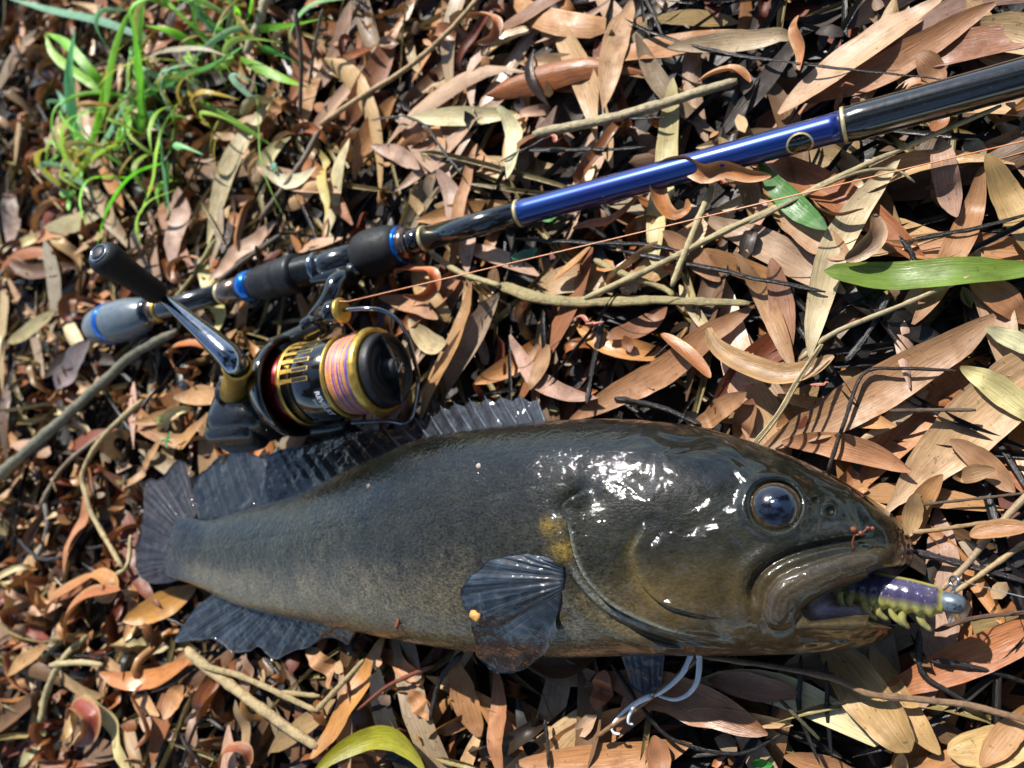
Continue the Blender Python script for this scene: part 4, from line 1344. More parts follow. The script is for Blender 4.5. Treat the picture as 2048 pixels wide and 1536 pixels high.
def fin(name, base, edge, rays, parent, c0, c1, nk=150, nm_=14, amp=0.45, thick=0.5, sag=0.0, ridge=None, wob=0.6, label=None, over=False):
    """a rayed fin between its base curve and its free edge (world mm)"""
    b, e = crom(base, nk), crom(edge, nk) if len(edge) < 60 else np.array(edge)
    e = e + (e - b) * (0.035 * fbm(np.stack([np.arange(nk) * 1.0, np.zeros(nk)], -1), 7, 3, rays))[:, None]
    w = np.linspace(0, 1, nm_)[None, :, None]
    S = b[:, None, :] * (1 - w) + e[:, None, :] * w
    ku = np.linspace(0, 1, nk)
    ph = 2 * math.pi * (rays * ku + 0.9 * vnoise(np.stack([ku * rays, ku * 0], -1), 2.3, rays))
    rip = 0.5 * amp * (np.cos(ph) + 0.5 * np.cos(ph * 3.1))[:, None] * np.sin(math.pi * np.clip(w[..., 0] * 0.9 + 0.1, 0, 1)) ** 0.6
    S[..., 2] += rip + sag * np.sin(math.pi * w[..., 0]) + wob * fbm(S, 12, 3, 81) * w[..., 0]
    if ridge is not None:
        S[..., 2] += ridge(ku)[:, None] * w[..., 0]
    rayc = 0.5 + 0.3 * np.cos(ph) + 0.2 * np.cos(3.1 * ph)
    C = c0 + (c1 - c0) * (0.15 + 0.85 * rayc[:, None, None] * (0.4 + 0.6 * w))
    C = np.clip(C * (1 + 0.4 * fbm(S, 6, 3, 91)[..., None]), 0.003, 0.8)
    if over:
        for a_ in range(nk):
            for b_ in range(1, nm_):
                v_ = S[a_, b_]
                h_ = FBVH.ray_cast(Vector((v_[0], v_[1], 200.0)), Vector((0, 0, -1)))
                if h_[0] is not None:
                    S[a_, b_, 2] = max(v_[2], h_[0][2] + 0.8)
        k3 = np.array([1, 2, 1]) / 4
        for b_ in range(1, nm_):
            S[:, b_, 2] = np.convolve(np.pad(S[:, b_, 2], 1, mode='edge'), k3, 'valid')
    top = S.reshape(-1, 3)
    bot = (S - np.array([0, 0, 1.0]) * thick * (1.15 - w)).reshape(-1, 3)
    n = nk * nm_
    F = [tuple(f) for f in grid_faces(nk, nm_)] + [tuple(f[::-1]) for f in grid_faces(nk, nm_, off=n)]
    i = np.arange(nk - 1)
    for col_i in (0, nm_ - 1):
        a = i * nm_ + col_i
        F += [(x, x + nm_, x + nm_ + n, x + n) for x in a]
    for row in (0, nk - 1):
        a = row * nm_ + np.arange(nm_ - 1)
        F += [(x, x + 1, x + 1 + n, x + n) for x in a]
    uvv = np.stack([np.broadcast_to(ku[:, None], (nk, nm_)), np.broadcast_to(w[..., 0], (nk, nm_))], -1).reshape(-1, 2)
    o = obj(name, np.vstack([top, bot]), F, M_FIN, parent=parent, col=np.vstack([C.reshape(-1, 3)] * 2), uv=np.vstack([uvv, uvv]))
    if label:
        o['label'] = label
    return o


def zfit(pts, zs):
    return [P(a, b, z) for (a, b), z in zip(pts, np.broadcast_to(zs, (len(pts),)))]


DK0, DK1 = lin('0e1114'), lin('2c3138')
# tail
fin('tail_fin', zfit([(396, 1032), (376, 1062), (366, 1100), (358, 1132), (356, 1160)], [5.6, 5.9, 5.9, 5.7, 5.2]),
    zfit([(372, 926), (352, 924), (322, 955), (290, 962), (286, 1010), (280, 1058), (270, 1098), (274, 1148), (300, 1166), (335, 1166)], [5, 5, 4, 5, 6, 6, 5, 5, 4, 4]),
    17, fish, lin('131317'), lin('383434'), nm_=16, amp=0.35)
# soft dorsal fin
fin('soft_dorsal_fin', zfit([(398, 1040), (440, 1040), (496, 1024), (602, 995), (690, 955), (777, 918), (812, 898)], [7, 8, 9, 12, 16, 19, 21]),
    zfit([(384, 985), (394, 958), (418, 934), (444, 912), (496, 906), (530, 914), (558, 900), (584, 894), (628, 886), (690, 868), (755, 860)], [6, 6, 6, 7, 8, 8, 9, 9, 8, 6, 8]),
    15, fish, DK0, DK1, amp=0.5, wob=1.4)
# anal fin
fin('anal_fin', zfit([(430, 1186), (496, 1214), (580, 1230), (690, 1250), (712, 1262)], [6, 9, 12, 14, 15]),
    zfit([(396, 1210), (369, 1246), (351, 1281), (395, 1279), (435, 1281), (461, 1303), (496, 1303), (514, 1294), (531, 1307), (553, 1317), (584, 1303), (615, 1296), (645, 1278), (672, 1278), (694, 1290), (707, 1274)],
         [4, 3, 3, 4, 4, 4, 4, 5, 4, 4, 5, 6, 7, 7, 6, 9]), 11, fish, DK0, lin('343b45'), amp=0.5, wob=1.5)
# spiny dorsal fin with its spines
tips = [(1074, 797), (1041, 792), (1001, 793), (971, 795), (940, 800), (909, 806), (883, 815), (859, 827), (830, 836), (798, 846), (768, 856)]
bases = [(1092, 846), (1066, 848), (1036, 851), (1006, 856), (976, 860), (946, 864), (916, 869), (888, 874), (862, 880), (836, 887), (806, 898)]
ed, bs = [], []
for k_ in range(len(tips)):
    ed.append(tips[k_])
    if k_ < len(tips) - 1:
        ed.append(tuple(np.array(tips[k_]) * .42 + np.array(tips[k_ + 1]) * .42 + np.array(bases[k_ + 1]) * .16))
zed = np.linspace(20, 10, len(ed))
b3 = crom(zfit(bases, np.linspace(25, 20, len(bases))), 168)
e_l = np.array(zfit(ed, zed))
seg_t = np.linspace(0, len(e_l) - 1, 168)
e3 = np.stack([np.interp(seg_t, np.arange(len(e_l)), e_l[:, q_]) for q_ in range(3)], 1)
sdf = fin('spiny_dorsal_fin', b3, e3, 10, fish, DK0, lin('35363e'), nk=168, amp=0.12, wob=0.5)
for k_ in range(len(tips)):
    a_, b_ = P(*bases[k_], 25 - 0.5 * k_), P(*tips[k_], 20.6 - 1.0 * k_)
    pts = crom([a_, (a_ + b_) / 2 + np.array([0, 0, 0.7]), b_ + (b_ - a_) * 0.06], 8)
    V, F = tube(pts, np.linspace(0.75, 0.18, 8), 6)
    obj('fin_spine', V, F, M_FIN, parent=sdf, col=lin('464c54'), uv=np.zeros((len(V), 2)))
# pectoral fin (raised fan over the flank)
pb = [(1128, 1132), (1128, 1150), (1126, 1172), (1122, 1195), (1118, 1218), (1114, 1232)]
pe = [(1100, 1116), (1062, 1109), (1032, 1110), (975, 1123), (936, 1158), (921, 1190), (930, 1222), (940, 1240), (937, 1265), (944, 1294), (962, 1321), (988, 1343), (1032, 1343), (1063, 1329), (1094, 1299), (1116, 1259)]
pbz = [drape(a, b, 0.6) for a, b in pb]
pez = []
for i_, (a, b) in enumerate(pe):
    h_ = on_fish(a, b)
    zz_ = (h_[2] + 4.5) if h_ is not None else None
    pez.append((a, b, zz_))
for i_, (a, b, z_) in enumerate(pez):
    if z_ is None:
        pez[i_] = (a, b, 26.0 - 0.08 * max(0, b - 1300))
pez = [P(a, b, min(z_, 52)) for a, b, z_ in pez]
fin('pectoral_fin', pbz, pez, 16, fish, lin('0c0f13'), lin('38424e'), nk=170, nm_=26, amp=0.5, sag=1.6, wob=0.5, over=True,
    ridge=lambda u_: -2.2 * np.exp(-((u_ - 0.44) / 0.05) ** 2))
# pelvic fin with pale filaments
pf = fin('pelvic_fin', zfit([(1240, 1306), (1280, 1306), (1330, 1306)], 9), zfit([(1262, 1372), (1290, 1392), (1322, 1384)], 2), 6, fish, DK0, lin('3f3f55'), nk=50, amp=0.4)
t = NT('fin_filament')
t.set(Roughness=0.5, Coat_Weight=0.1)
tc = t.n('ShaderNodeNewGeometry').outputs['Position']
t.l(t.ramp(t.noise(300, tc, 3), [(.3, tuple(lin('cdd5dc'))), (.7, tuple(lin('eef2f4')))]), t.b.inputs['Base Color'])
t.b.inputs['Subsurface Weight'].default_value = 0.6
t.b.inputs['Subsurface Radius'].default_value = (0.002, 0.002, 0.003)
M_FIL = t.m
for path, r0, r1 in (([(1384, 1306), (1372, 1335), (1350, 1362), (1318, 1386), (1280, 1400), (1243, 1428), (1224, 1453), (1228, 1466), (1240, 1468)], 1.15, 0.45),
                     ([(1300, 1393), (1272, 1408), (1259, 1430), (1257, 1445), (1266, 1449)], 1.0, 0.45),
                     ([(1398, 1306), (1398, 1340), (1392, 1368), (1374, 1390), (1348, 1399), (1318, 1392)], 1.15, 0.5)):
    n_ = len(path)
    pts = crom([P(a, b, z) for (a, b), z in zip(path, np.linspace(9, 4.5, n_))], 40)
    V, F = tube(pts, np.linspace(r0, r1, 40), 10)
    o = obj('fin_filament', V, F, M_FIL, parent=pf)
    o['label'] = 'pale translucent trailing filament of the pelvic fin'
# ------------------------------------------------------------------ rod
RA, RBp = P(245, 641, 13.5), P(2040, 156, 11.5)
RD = (RBp - RA) / np.linalg.norm(RBp - RA)


def rod_u(px):
    lo, hi = -200.0, 900.0
    for _ in range(60):
        md = (lo + hi) / 2
        if proj(RA + RD * md)[0] < px:
            lo = md
        else:
            hi = md
    return (lo + hi) / 2


_tn = np.array([-(RBp - RA)[1], 0, 0])


def rod_r(px, th):
    """radius in mm of a rod piece that is th pixels thick at pixel px"""
    return th / 2 / pxmm(RA + RD * rod_u(px)) * 0.985


rod = thing('fishing_rod', (*(RA + RD * 150)[:2], 0), 'black and blue spinning rod with gold rings and split grip lying on leaves', 'fishing rod')
M_BLANK = mat_plain('black_graphite', '16191b', 0.18, 0.0, 0.8, 0.6, 0.15)
M_EVA = mat_plain('black_foam', '17191c', 0.62, spec=0.3)
M_RUB = mat_plain('matte_black_rubber', '1b1d20', 0.5, spec=0.35)
M_GREYG = mat_plain('scuffed_grey_grip', '5c6770', 0.35, 0.0, 0.3, 0.5, 0.5)
M_BLUE = mat_plain('blue_anodised', '0a6fd0', 0.22, 0.75, 0.3)
M_GOLD = mat_plain('gold_metal', 'c8a452', 0.42, 0.85)
M_SILV = mat_plain('silver_metal', 'a9adb2', 0.2, 1.0)
M_COPP = mat_plain('copper_trim', '7c6a60', 0.25, 0.9)
M_GUN = mat_plain('gunmetal', '8f959f', 0.16, 1.0)
M_BLK = mat_plain('gloss_black', '0b0c0e', 0.12, 0.0, 0.7, 0.6)
M_BODY = mat_plain('satin_black_paint', '17191a', 0.3, 0.2, 0.4, 0.5, 0.12)
M_RED = mat_plain('dark_red_metal', '6a0f14', 0.3, 0.6)
M_WHITE = mat_plain('white_print', 'd8d8d8', 0.5)
M_PALEGOLD = mat_plain('pale_gold_thread', 'cbb98a', 0.4, 0.5, 0.5)
# woven carbon of the ferrule: fine lines round the blank
t = NT('blue_purple_lacquer')
tc = t.n('ShaderNodeTexCoord').outputs['Object']
lw = t.n('ShaderNodeLayerWeight', Blend=0.45).outputs['Facing']
sp1 = t.noise(2600, tc, 2, .6)
c = t.mix(t.ramp(t.noise(14, tc, 2), [(.35, 0.0), (.65, 1.0)]), tuple(lin('1a1a6e')), tuple(lin('0d3f80')))
c = t.mix(t.ramp(sp1, [(.66, 0.0), (.72, 0.5)]), c, tuple(lin('5f3fae')))
t.l(c, t.b.inputs['Base Color'])
t.set(Metallic=0.6, Roughness=0.3, Coat_Weight=1.0)
t.b.inputs['Coat Roughness'].default_value = 0.04
M_LACQ = t.m


def rp(name, pts, mat, parent=None, sides=40, close=True, label=None):
    pr = [(rod_u(a), rod_r(a, b)) for a, b in pts]
    if close:
        pr = [(pr[0][0], 0.05)] + pr + [(pr[-1][0], 0.05)]
    V, F = lathe(RA, RD, pr, sides)
    o = obj(name, V, F, mat, parent=parent or rod)
    if label:
        o['label'] = label
    return o


rg = rp('rear_grip', [(188, 40), (191, 58), (198, 70), (212, 80), (235, 86), (262, 84), (285, 72), (300, 58), (303, 50)], M_GREYG)
rp('blue_band', [(221, 84.5), (223, 85.8), (229, 87.2), (231, 87)], M_BLUE, rg)
rp('trim_ring', [(300, 64), (303, 66), (309, 62), (311, 52)], M_BLK)
rp('trim_ring', [(308, 50), (311, 54), (319, 54), (321, 48)], M_COPP)
rp('gold_ring', [(319, 46), (320, 50), (323, 50), (324, 46)], M_GOLD)
rp('rear_blank', [(318, 41), (330, 46), (345, 42), (445, 42)], M_BLANK)
rp('gold_ring', [(443, 40), (444, 47), (448, 47), (449, 42)], M_PALEGOLD)
rp('label_sleeve', [(446, 40), (449, 47), (460, 47), (490, 53)], M_COPP)
rp('blue_band', [(489, 50), (490, 60), (497, 63), (509, 64), (510, 55)], M_BLUE)
nut = rp('reel_seat_nut', [(508, 50), (509, 61), (520, 66), (545, 72), (570, 77), (592, 82), (598, 80), (600, 60)], M_RUB)
for k_ in range(40):
    a_ = k_ / 40 * 2 * math.pi
    n_ = np.array([0, 0, 1.0]) - RD[2] * RD
    n_ /= np.linalg.norm(n_)
    b_ = np.cross(RD, n_)
    dr_ = math.cos(a_) * n_ + math.sin(a_) * b_
    p0 = RA + RD * rod_u(522) + dr_ * rod_r(522, 66)
    p1 = RA + RD * rod_u(566) + dr_ * rod_r(566, 76)
    V, F = tube(crom([p0, p1], 3), 0.28, 4)
    obj('grip_rib', V, F, M_RUB, parent=nut)
th = []
for k_ in range(7):
    x_ = 599 + k_ * 5
    th += [(x_, 58), (x_ + 1.5, 64), (x_ + 3.2, 64), (x_ + 4.6, 58)]
rp('thread', th, M_BODY)
rp('hood_ring', [(632, 56), (633, 66), (641, 66), (642, 56)], M_GUN)
rp('reel_seat_tube', [(638, 58), (660, 60), (724, 60)], M_BLANK)
rp('fore_grip', [(716, 52), (719, 72), (726, 86), (738, 95), (752, 98), (768, 97), (786, 92), (800, 84), (803, 74)], M_EVA)
rp('blue_band', [(801, 70), (802, 79), (807, 77), (809, 66)], M_BLUE)
rp('trim_ring', [(807, 66), (808, 72), (820, 64), (822, 54)], M_COPP)
rp('winding_check', [(820, 50), (822, 57), (835, 53), (848, 51)], M_BLK)
rp('gold_ring', [(847, 48), (848, 54), (852, 54), (853, 48)], M_PALEGOLD)
bl = rp('blank', [(848, 48.5), (950, 49), (1038, 51)], M_BLANK)
rp('gold_ring', [(1036, 50), (1037, 57), (1042, 57), (1043, 50)], M_PALEGOLD)
blue = rp('lacquered_blank', [(1040, 51), (1046, 55), (1060, 52.5), (1200, 54), (1400, 57), (1600, 60.5), (1660, 62), (1686, 66)], M_LACQ, label='blue and purple metallic lacquered section of the rod')
rp('gold_ring', [(1684, 66), (1685, 75), (1692, 75.5), (1693, 68)], M_PALEGOLD)
rp('ferrule', [(1688, 66), (1694, 73.5), (1705, 72), (1716, 76), (1740, 75), (1850, 76), (2048, 79), (2260, 82)], M_BLANK, sides=56)
u0 = rod_u(2260)
V, F = lathe(RA, RD, [(u0 - 3, 0.1), (u0 - 2, 5.0), (u0 + 4, 4.9), (u0 + 650, 3.4), (u0 + 652, 0.1)], 28)
obj('upper_blank', V, F, M_BLANK, parent=rod)


def wrap_text(txt, size, mat, parent, place, depth=0.08, bold=True):
    """flat text mesh bent onto a surface: place(x, y) -> (point, normal)"""
    cu = bpy.data.curves.new('lettering', 'FONT')
    cu.body = txt
    cu.size = size
    cu.align_x = 'CENTER'
    cu.align_y = 'CENTER'
    cu.resolution_u = 2
    cu.offset = 0.03 * size if bold else 0.0
    to = bpy.data.objects.new('lettering', cu)
    COL.objects.link(to)
    dg = bpy.context.evaluated_depsgraph_get()
    me = bpy.data.meshes.new_from_object(to.evaluated_get(dg))
    V = np.array([v.co[:] for v in me.vertices])
    F = [tuple(p.vertices) for p in me.polygons]
    bpy.data.objects.remove(to)
    bpy.data.curves.remove(cu)
    out = []
    for v in V:
        p_, n_ = place(v[0], v[1])
        out.append(p_ + n_ * depth)
    return obj('lettering', np.array(out), F, mat, parent=parent, smooth=False)


def rod_surface(px0, ang0, flip=1):
    n_ = np.array([0, 0, 1.0]) - RD[2] * RD
    n_ /= np.linalg.norm(n_)
    b_ = np.cross(RD, n_)          # points to +Y
    uc = rod_u(px0)
    def place(x, y):
        u = uc + x
        pxx = proj(RA + RD * u)[0]
        r = np.interp(pxx, [1040, 1060, 1200, 1400, 1600, 1660], [rod_r(1040, 52), rod_r(1060, 52.5), rod_r(1200, 54), rod_r(1400, 57), rod_r(1600, 60.5), rod_r(1660, 62)]) if pxx > 1000 else rod_r(950, 49)
        a = ang0 - y / r
        d_ = math.cos(a) * n_ + math.sin(a) * b_
        return RA + RD * u + d_ * r, d_
    return place


# round emblem on the blue section
pl = rod_surface(1600, 1.0)
def patch(name, pts2, mat, parent, place, depth):
    c0 = np.mean(pts2, 0)
    V = [place(*c0)] + [place(*q_) for q_ in pts2]
    V = np.array([a + b * depth for a, b in V])
    n_ = len(pts2)
    return obj(name, V, [(0, 1 + i, 1 + (i + 1) % n_) for i in range(n_)], mat, parent=parent, smooth=False)


em_r = 26 / pxmm(RA + RD * rod_u(1600))
ring_o = [(em_r * math.cos(a), em_r * math.sin(a) * 0.95) for a in np.linspace(0, 2 * math.pi, 40, endpoint=False)]
disc_i = [(x * 0.84, y * 0.84) for x, y in ring_o]
def strip_ring(o_, i_, mat, name, parent, depth):
    V = [pl(*q_) for q_ in o_] + [pl(*q_) for q_ in i_]
    V = np.array([a + b * depth for a, b in V])
    n_ = len(o_)
    return obj(name, V, [(k, (k + 1) % n_, n_ + (k + 1) % n_, n_ + k) for k in range(n_)], mat, parent=parent, smooth=False)


# dark ground of the emblem as concentric rings so that it follows the curved blank
rr_ = [1.0, 0.84, 0.6, 0.35, 0.05]
for a_, b_ in zip(rr_[:-1], rr_[1:]):
    if a_ == 1.0:
        strip_ring(ring_o, disc_i, M_PALEGOLD, 'emblem_ring', blue, 0.09)
V = []
for s_ in rr_[1:]:
    V += [pl(x * s_ , y * s_) for x, y in ring_o]
V = np.array([a + b * 0.07 for a, b in V])
obj('emblem_ground', V, grid_faces(4, 40, True), M_BLK, parent=blue, smooth=False)
wrap_text('III', em_r * 1.25, M_PALEGOLD, blue, pl, 0.11)
wrap_text('R E V E L R Y', 2.6, M_PALEGOLD, blue, rod_surface(1445, 1.45), 0.05, False)

# ------------------------------------------------------------------ reel
F0 = P(764, 741, 33)                    # centre of the spool's front face
AX = RD.copy()
ud = (F0 - RA) @ RD
perp = F0 - (RA + RD * ud)
BX = perp / np.linalg.norm(perp)        # from the rod to the reel
CX = np.cross(BX, AX)                   # up, along the crank axis
CX = CX if CX[2] > 0 else -CX
DIST = np.linalg.norm(perp)


def RL(u, v, w):
    """reel point: u along the spool axis from the front face, v away from the rod measured from the spool axis, w up"""
    return F0 + AX * u + BX * v + CX * w


reel = thing('fishing_reel', (*RL(-35, 0, 0)[:2], 2), 'black and gold spinning reel with orange and blue braid on its spool', 'fishing reel')
RSP = 88 / pxmm(F0)                     # spool lip radius


def rl(name, prof, mat, parent=None, sides=64, label=None):
    V, F = lathe(F0, AX, prof, sides, CX)
    o = obj(name, V, F, mat, parent=parent or reel)
    if label:
        o['label'] = label
    return o


r = RSP
# spool
spool = rl('spool', [(-44, 0.5), (-44, r * .90), (-43.4, r * .985), (-30, r * .965), (-18.6, r * .955), (-18, r * .93), (-18, r * .8), (-2, r * .8), (-2, r * .5), (-2, 0.5)], M_BLK)
rl('gold_rim', [(-44.6, r * .93), (-45, r * 1.0), (-43.2, r * 1.015), (-42.6, r * .99)], M_GOLD, spool)
rl('gold_rim', [(-19.4, r * .962), (-18.8, r * .985), (-18.0, r * .985), (-17.6, r * .93)], M_GOLD, spool)
rl('front_lip', [(-4.2, r * .86), (-3.6, r * .99), (-2.6, r * 1.02), (-0.6, r * 1.0), (0.4, r * .95), (0.6, r * .88), (-1, r * .84)], M_GOLD, spool)
# braid: real windings
t = NT('braided_line')
at = t.n('ShaderNodeAttribute', attribute_name='Col').outputs['Color']
tc = t.n('ShaderNodeTexCoord').outputs['Object']
c = t.mix(1.0, at, t.ramp(t.noise(900, tc, 3), [(.3, .75), (.7, 1.25)]), 'MULTIPLY')
t.l(c, t.b.inputs['Base Color'])
t.set(Roughness=0.45)
M_BRAID = t.m
prof, pc = [], []
cur = 0
segs = [lin(x) for x in ('c8703c', 'c8854e', '3436a0', 'b8785a', 'c49a4a', '7a5a90', 'c96f40', 'a59a4a', 'd08a5c', '4a48a0')]
nw = 46
for k_ in range(nw):
    u_ = -17.6 + 13.4 * k_ / (nw - 1)
    bulge = r * (0.90 + 0.035 * math.sin(math.pi * k_ / (nw - 1)))
    prof += [(u_ - 0.13, bulge - 0.16), (u_, bulge + 0.05 * math.sin(k_ * 2.7)), (u_ + 0.13, bulge - 0.16)]
V, F = lathe(F0, AX, prof, 72, CX)
kk = np.repeat(np.arange(nw), 3)
an = np.linspace(0, 2 * math.pi, 72, endpoint=False)
CC_ = np.zeros((len(prof), 72, 3))
for k_ in range(nw):
    base_c = segs[rng.integers(0, len(segs))]
    alt = segs[rng.integers(0, len(segs))]
    mixv = sm(vnoise(np.stack([an * 6, np.full(72, k_ * 7.0)], -1), 5, 3), -0.1, 0.2)
    CC_[k_ * 3:k_ * 3 + 3] = base_c + (alt - base_c) * mixv[None, :, None]
obj('braid', V, F, M_BRAID, parent=spool, col=CC_.reshape(-1, 3))['label'] = 'orange, blue and purple braided line wound on the spool'
# skirt slots with gold edges
for k_ in range(26):
    a_ = k_ / 26 * 2 * math.pi
    if -2.2 < ((a_ + 0.9 + math.pi) % (2 * math.pi)) - math.pi < -0.35:
        pass
    d_ = math.cos(a_) * CX + math.sin(a_) * BX
    tdir = -math.sin(a_) * CX + math.cos(a_) * BX
    show = math.sin(a_) < 0.55
    if not show:
        continue
    for (u0_, u1_, hw, mt, nm_, dp) in ((-43, -36, 0.75, M_GOLD, 'gold_inlay', .05), (-36.2, -26.5, 1.05, M_GOLD, 'slot_edge', 0.05), (-35.6, -27.2, 0.8, M_RUB, 'slot', 0.12)):
        pts_ = []
        for u_ in (u0_, u1_):
            for s_ in (-1, 1):
                rad_ = np.interp(u_, [-43.4, -30, -18.6], [r * .985, r * .965, r * .955]) + dp
                h_ = hw * (1.5 if (u_ == u0_ and nm_ == 'gold_inlay') else 1)
                pts_.append(F0 + AX * u_ + d_ * rad_ + tdir * s_ * h_)
        lo_ = [p_ - d_ * 0.6 for p_ in pts_]
        obj(nm_, np.array(pts_ + lo_), [(0, 1, 3, 2), (0, 2, 6, 4), (1, 5, 7, 3), (0, 4, 5, 1), (2, 3, 7, 6)], mt, parent=spool, smooth=False)


def skirt_place(u0_, a0):
    def place(x, y):
        u = u0_ + y
        rad_ = np.interp(u, [-43.4, -30, -18.6], [r * .985, r * .965, r * .955])
        a = a0 + x / rad_
        d_ = math.cos(a) * CX + math.sin(a) * BX
        return F0 + AX * u + d_ * rad_, d_
    return place


wrap_text('REVELRY', 3.7, M_WHITE, spool, skirt_place(-23.0, 1.22), 0.1)
wrap_text('2500', 2.0, M_WHITE, spool, skirt_place(-26.2, 1.12), 0.1, False)
# drag knob
knob = rl('drag_knob', [(-1, r * .86), (1.5, r * .86), (4.2, r * .845), (5.2, r * .80), (5.0, r * .74), (3.4, r * .70), (3.2, r * .58), (3.8, r * .56), (3.6, r * .44), (3.0, r * .42), (2.8, r * .28), (3.2, r * .27), (8.8, r * .235), (9.4, r * .20), (9.4, 0.1)], M_RUB)
rl('knob_cap', [(9.3, r * .18), (9.9, r * .17), (10.0, 0.1)], M_BLK, knob)
def cap_place(x, y):
    a = 0.25
    e1 = math.cos(a) * BX + math.sin(a) * CX
    return F0 + AX * 10.05 + e1 * x - np.cross(e1, AX) * -y, AX
wrap_text('DAIWA', 1.7, M_WHITE, knob, cap_place, 0.08)
for ang_, w_ in ((-0.75, 1.0), (2.35, 1.0)):
    d_ = math.cos(ang_) * CX + math.sin(ang_) * BX
    s_ = np.cross(AX, d_)
    ps = []
    for q_, hz in ((0.2, 8.4), (0.5, 7.4), (0.80, 5.6)):
        for k_ in (-1, 1):
            ps.append(F0 + d_ * r * q_ + s_ * k_ * (0.55 + 0.7 * (1 - q_)) + AX * hz)
    ps2 = [p_ - AX * 4.5 for p_ in ps]
    V = np.array(ps + ps2)
    obj('grip_bar', V, [(0, 1, 3, 2), (2, 3, 5, 4), (0, 2, 8, 6), (2, 4, 10, 8), (1, 7, 9, 3), (3, 9, 11, 5), (4, 5, 11, 10), (0, 6, 7, 1)], M_GUN, parent=knob, smooth=False)
# red shaft cover and rotor
rl('red_collar', [(-58, r * .80), (-57, r * .90), (-45.5, r * .90), (-44.8, r * .84)], M_RED)
rotor = rl('rotor', [(-66, 2), (-66, r * .72), (-63, r * 1.02), (-58, r * 1.17), (-53.5, r * 1.24), (-52, r * 1.25), (-50.8, r * 1.22), (-50.8, r * 1.12), (-54, r * 1.02), (-58, r * .96), (-58, r * .80), (-58, 2)], M_BLK)
# rotor arm, bail arm and line roller on the rod side
def solid(name, pts, rad, mat, parent, sides=14, squash=1.0):
    V, F = tube(crom(np.array(pts), 26), crom(np.array(rad, float)[:, None], 26)[:, 0] if len(rad) > 2 else np.linspace(rad[0], rad[-1], 26), sides, squash=squash)
    return obj(name, V, F, mat, parent=parent)


roll = P(668, 625, 47)
ra0 = RL(-55, -r * 1.05, r * 0.35)
ra1 = (ra0 + roll) / 2 + AX * -6 + np.array([0, 0, 2.0])
solid('rotor_arm', [RL(-60, -r * 0.75, r * 0.5), ra0, RL(-44, -r * 1.22, r * 0.42), RL(-34, -r * 1.30, r * .45)], [7.5, 6.5, 5.0, 3.6], M_BODY, rotor)
solid('rotor_arm', [RL(-60, r * 0.45, -r * 0.7), RL(-54, r * .6, -r * .9), RL(-42, r * .66, -r * 0.98), RL(-32, r * .66, -r * .98)], [7.0, 6.0, 4.5, 3.2], M_BODY, rotor)
bail = solid('bail_arm', [RL(-44, -r * 1.30, r * 0.55), RL(-36, -r * 1.42, r * 0.62), (RL(-36, -r * 1.42, r * 0.62) + roll) / 2 + np.array([0, 0, 1.2]), roll], [4.2, 3.9, 3.9, 5.2], M_BLK, reel, 18)
V, F = lathe(roll - AX * 5.5, AX, [(0, .1), (.6, 3.0), (2.5, 5.2), (5, 6.0), (8, 5.2), (9.5, 3.4), (10, .1)], 28)
obj('roller_housing', V, F, M_BLK, parent=bail)
V, F = lathe(roll + AX * 2.8, AX, [(0, 4.2), (.6, 5.6), (1.8, 5.9), (2.6, 5.2), (3.0, 3.6), (3.0, .1)], 28)
obj('line_roller', V, F, M_GOLD, parent=bail)
wp = [roll + AX * 5, P(700, 619, 47), P(735, 617, 46), P(765, 621, 43), P(795, 640, 38), P(814, 672, 31), P(830, 725, 20), P(836, 765, 10), RL(2, r * 0.7, -r * 1.2), RL(-10, r * .66, -r * 1.15), RL(-30, r * .66, -r * .98)]
V, F = tube(crom(np.array(wp), 70), 0.95, 10)
obj('bail_wire', V, F, M_GUN, parent=bail)
# foot and stem
fu = ud
foot_c = RA + RD * (rod_u(690)) + BX * rod_r(690, 60)
V, F = tube(crom([foot_c - AX * 22, foot_c - AX * 8, foot_c + AX * 8, foot_c + AX * 24], 16), np.array([1.6, 2.2, 2.6, 3.0, 3.2, 3.4, 3.5, 3.6, 3.6, 3.5, 3.4, 3.2, 3.0, 2.6, 2.2, 1.6]), 12)
obj('reel_foot', V, F, M_BLK, parent=reel)
st0 = foot_c + AX * 10
solid('stem', [st0 - BX * 1, st0 + BX * 4 - AX * 3, P(676, 565, 22), P(655, 610, 24), RL(-66, -r * .9, -2), RL(-74, -r * .3, -2)], [5.0, 5.6, 5.4, 5.2, 6.0, 7], M_BLK, reel, 16, squash=1.0)
# gear housing: bevelled box behind the rotor
def block(name, c0, half, ax3, mat, parent, bev=0.22):
    ax3 = [np.asarray(a_, float) for a_ in ax3]
    V = []
    lv = [(-1, 1 - bev), (-(1 - bev), 1), ((1 - bev), 1), (1, 1 - bev)]
    ring_ = []
    for z_, s_ in lv:
        n_ = 24
        for k_ in range(n_):
            a = 2 * math.pi * k_ / n_
            c_, s__ = math.cos(a), math.sin(a)
            e_ = 0.42
            x_ = math.copysign(abs(c_) ** e_, c_) * s_
            y_ = math.copysign(abs(s__) ** e_, s__) * s_
            V.append(c0 + ax3[0] * half[0] * x_ + ax3[1] * half[1] * y_ + ax3[2] * half[2] * z_)
    F = [tuple(f) for f in grid_faces(4, 24, True)] + [tuple(range(23, -1, -1)), tuple(range(72, 96))]
    return obj(name, np.array(V), F, mat, parent=parent, smooth=True)


block('gear_housing', RL(-80, 8, -1), (17, 15, 13), (AX, BX, CX), M_BODY, reel, 0.3)
block('body_guard', RL(-84, 17, -2), (15, 10, 10), (AX, BX, CX), M_BODY, reel, 0.25)
rl('rotor_hub', [(-72, r * .5), (-70, r * .72), (-64, r * .74)], M_BODY)
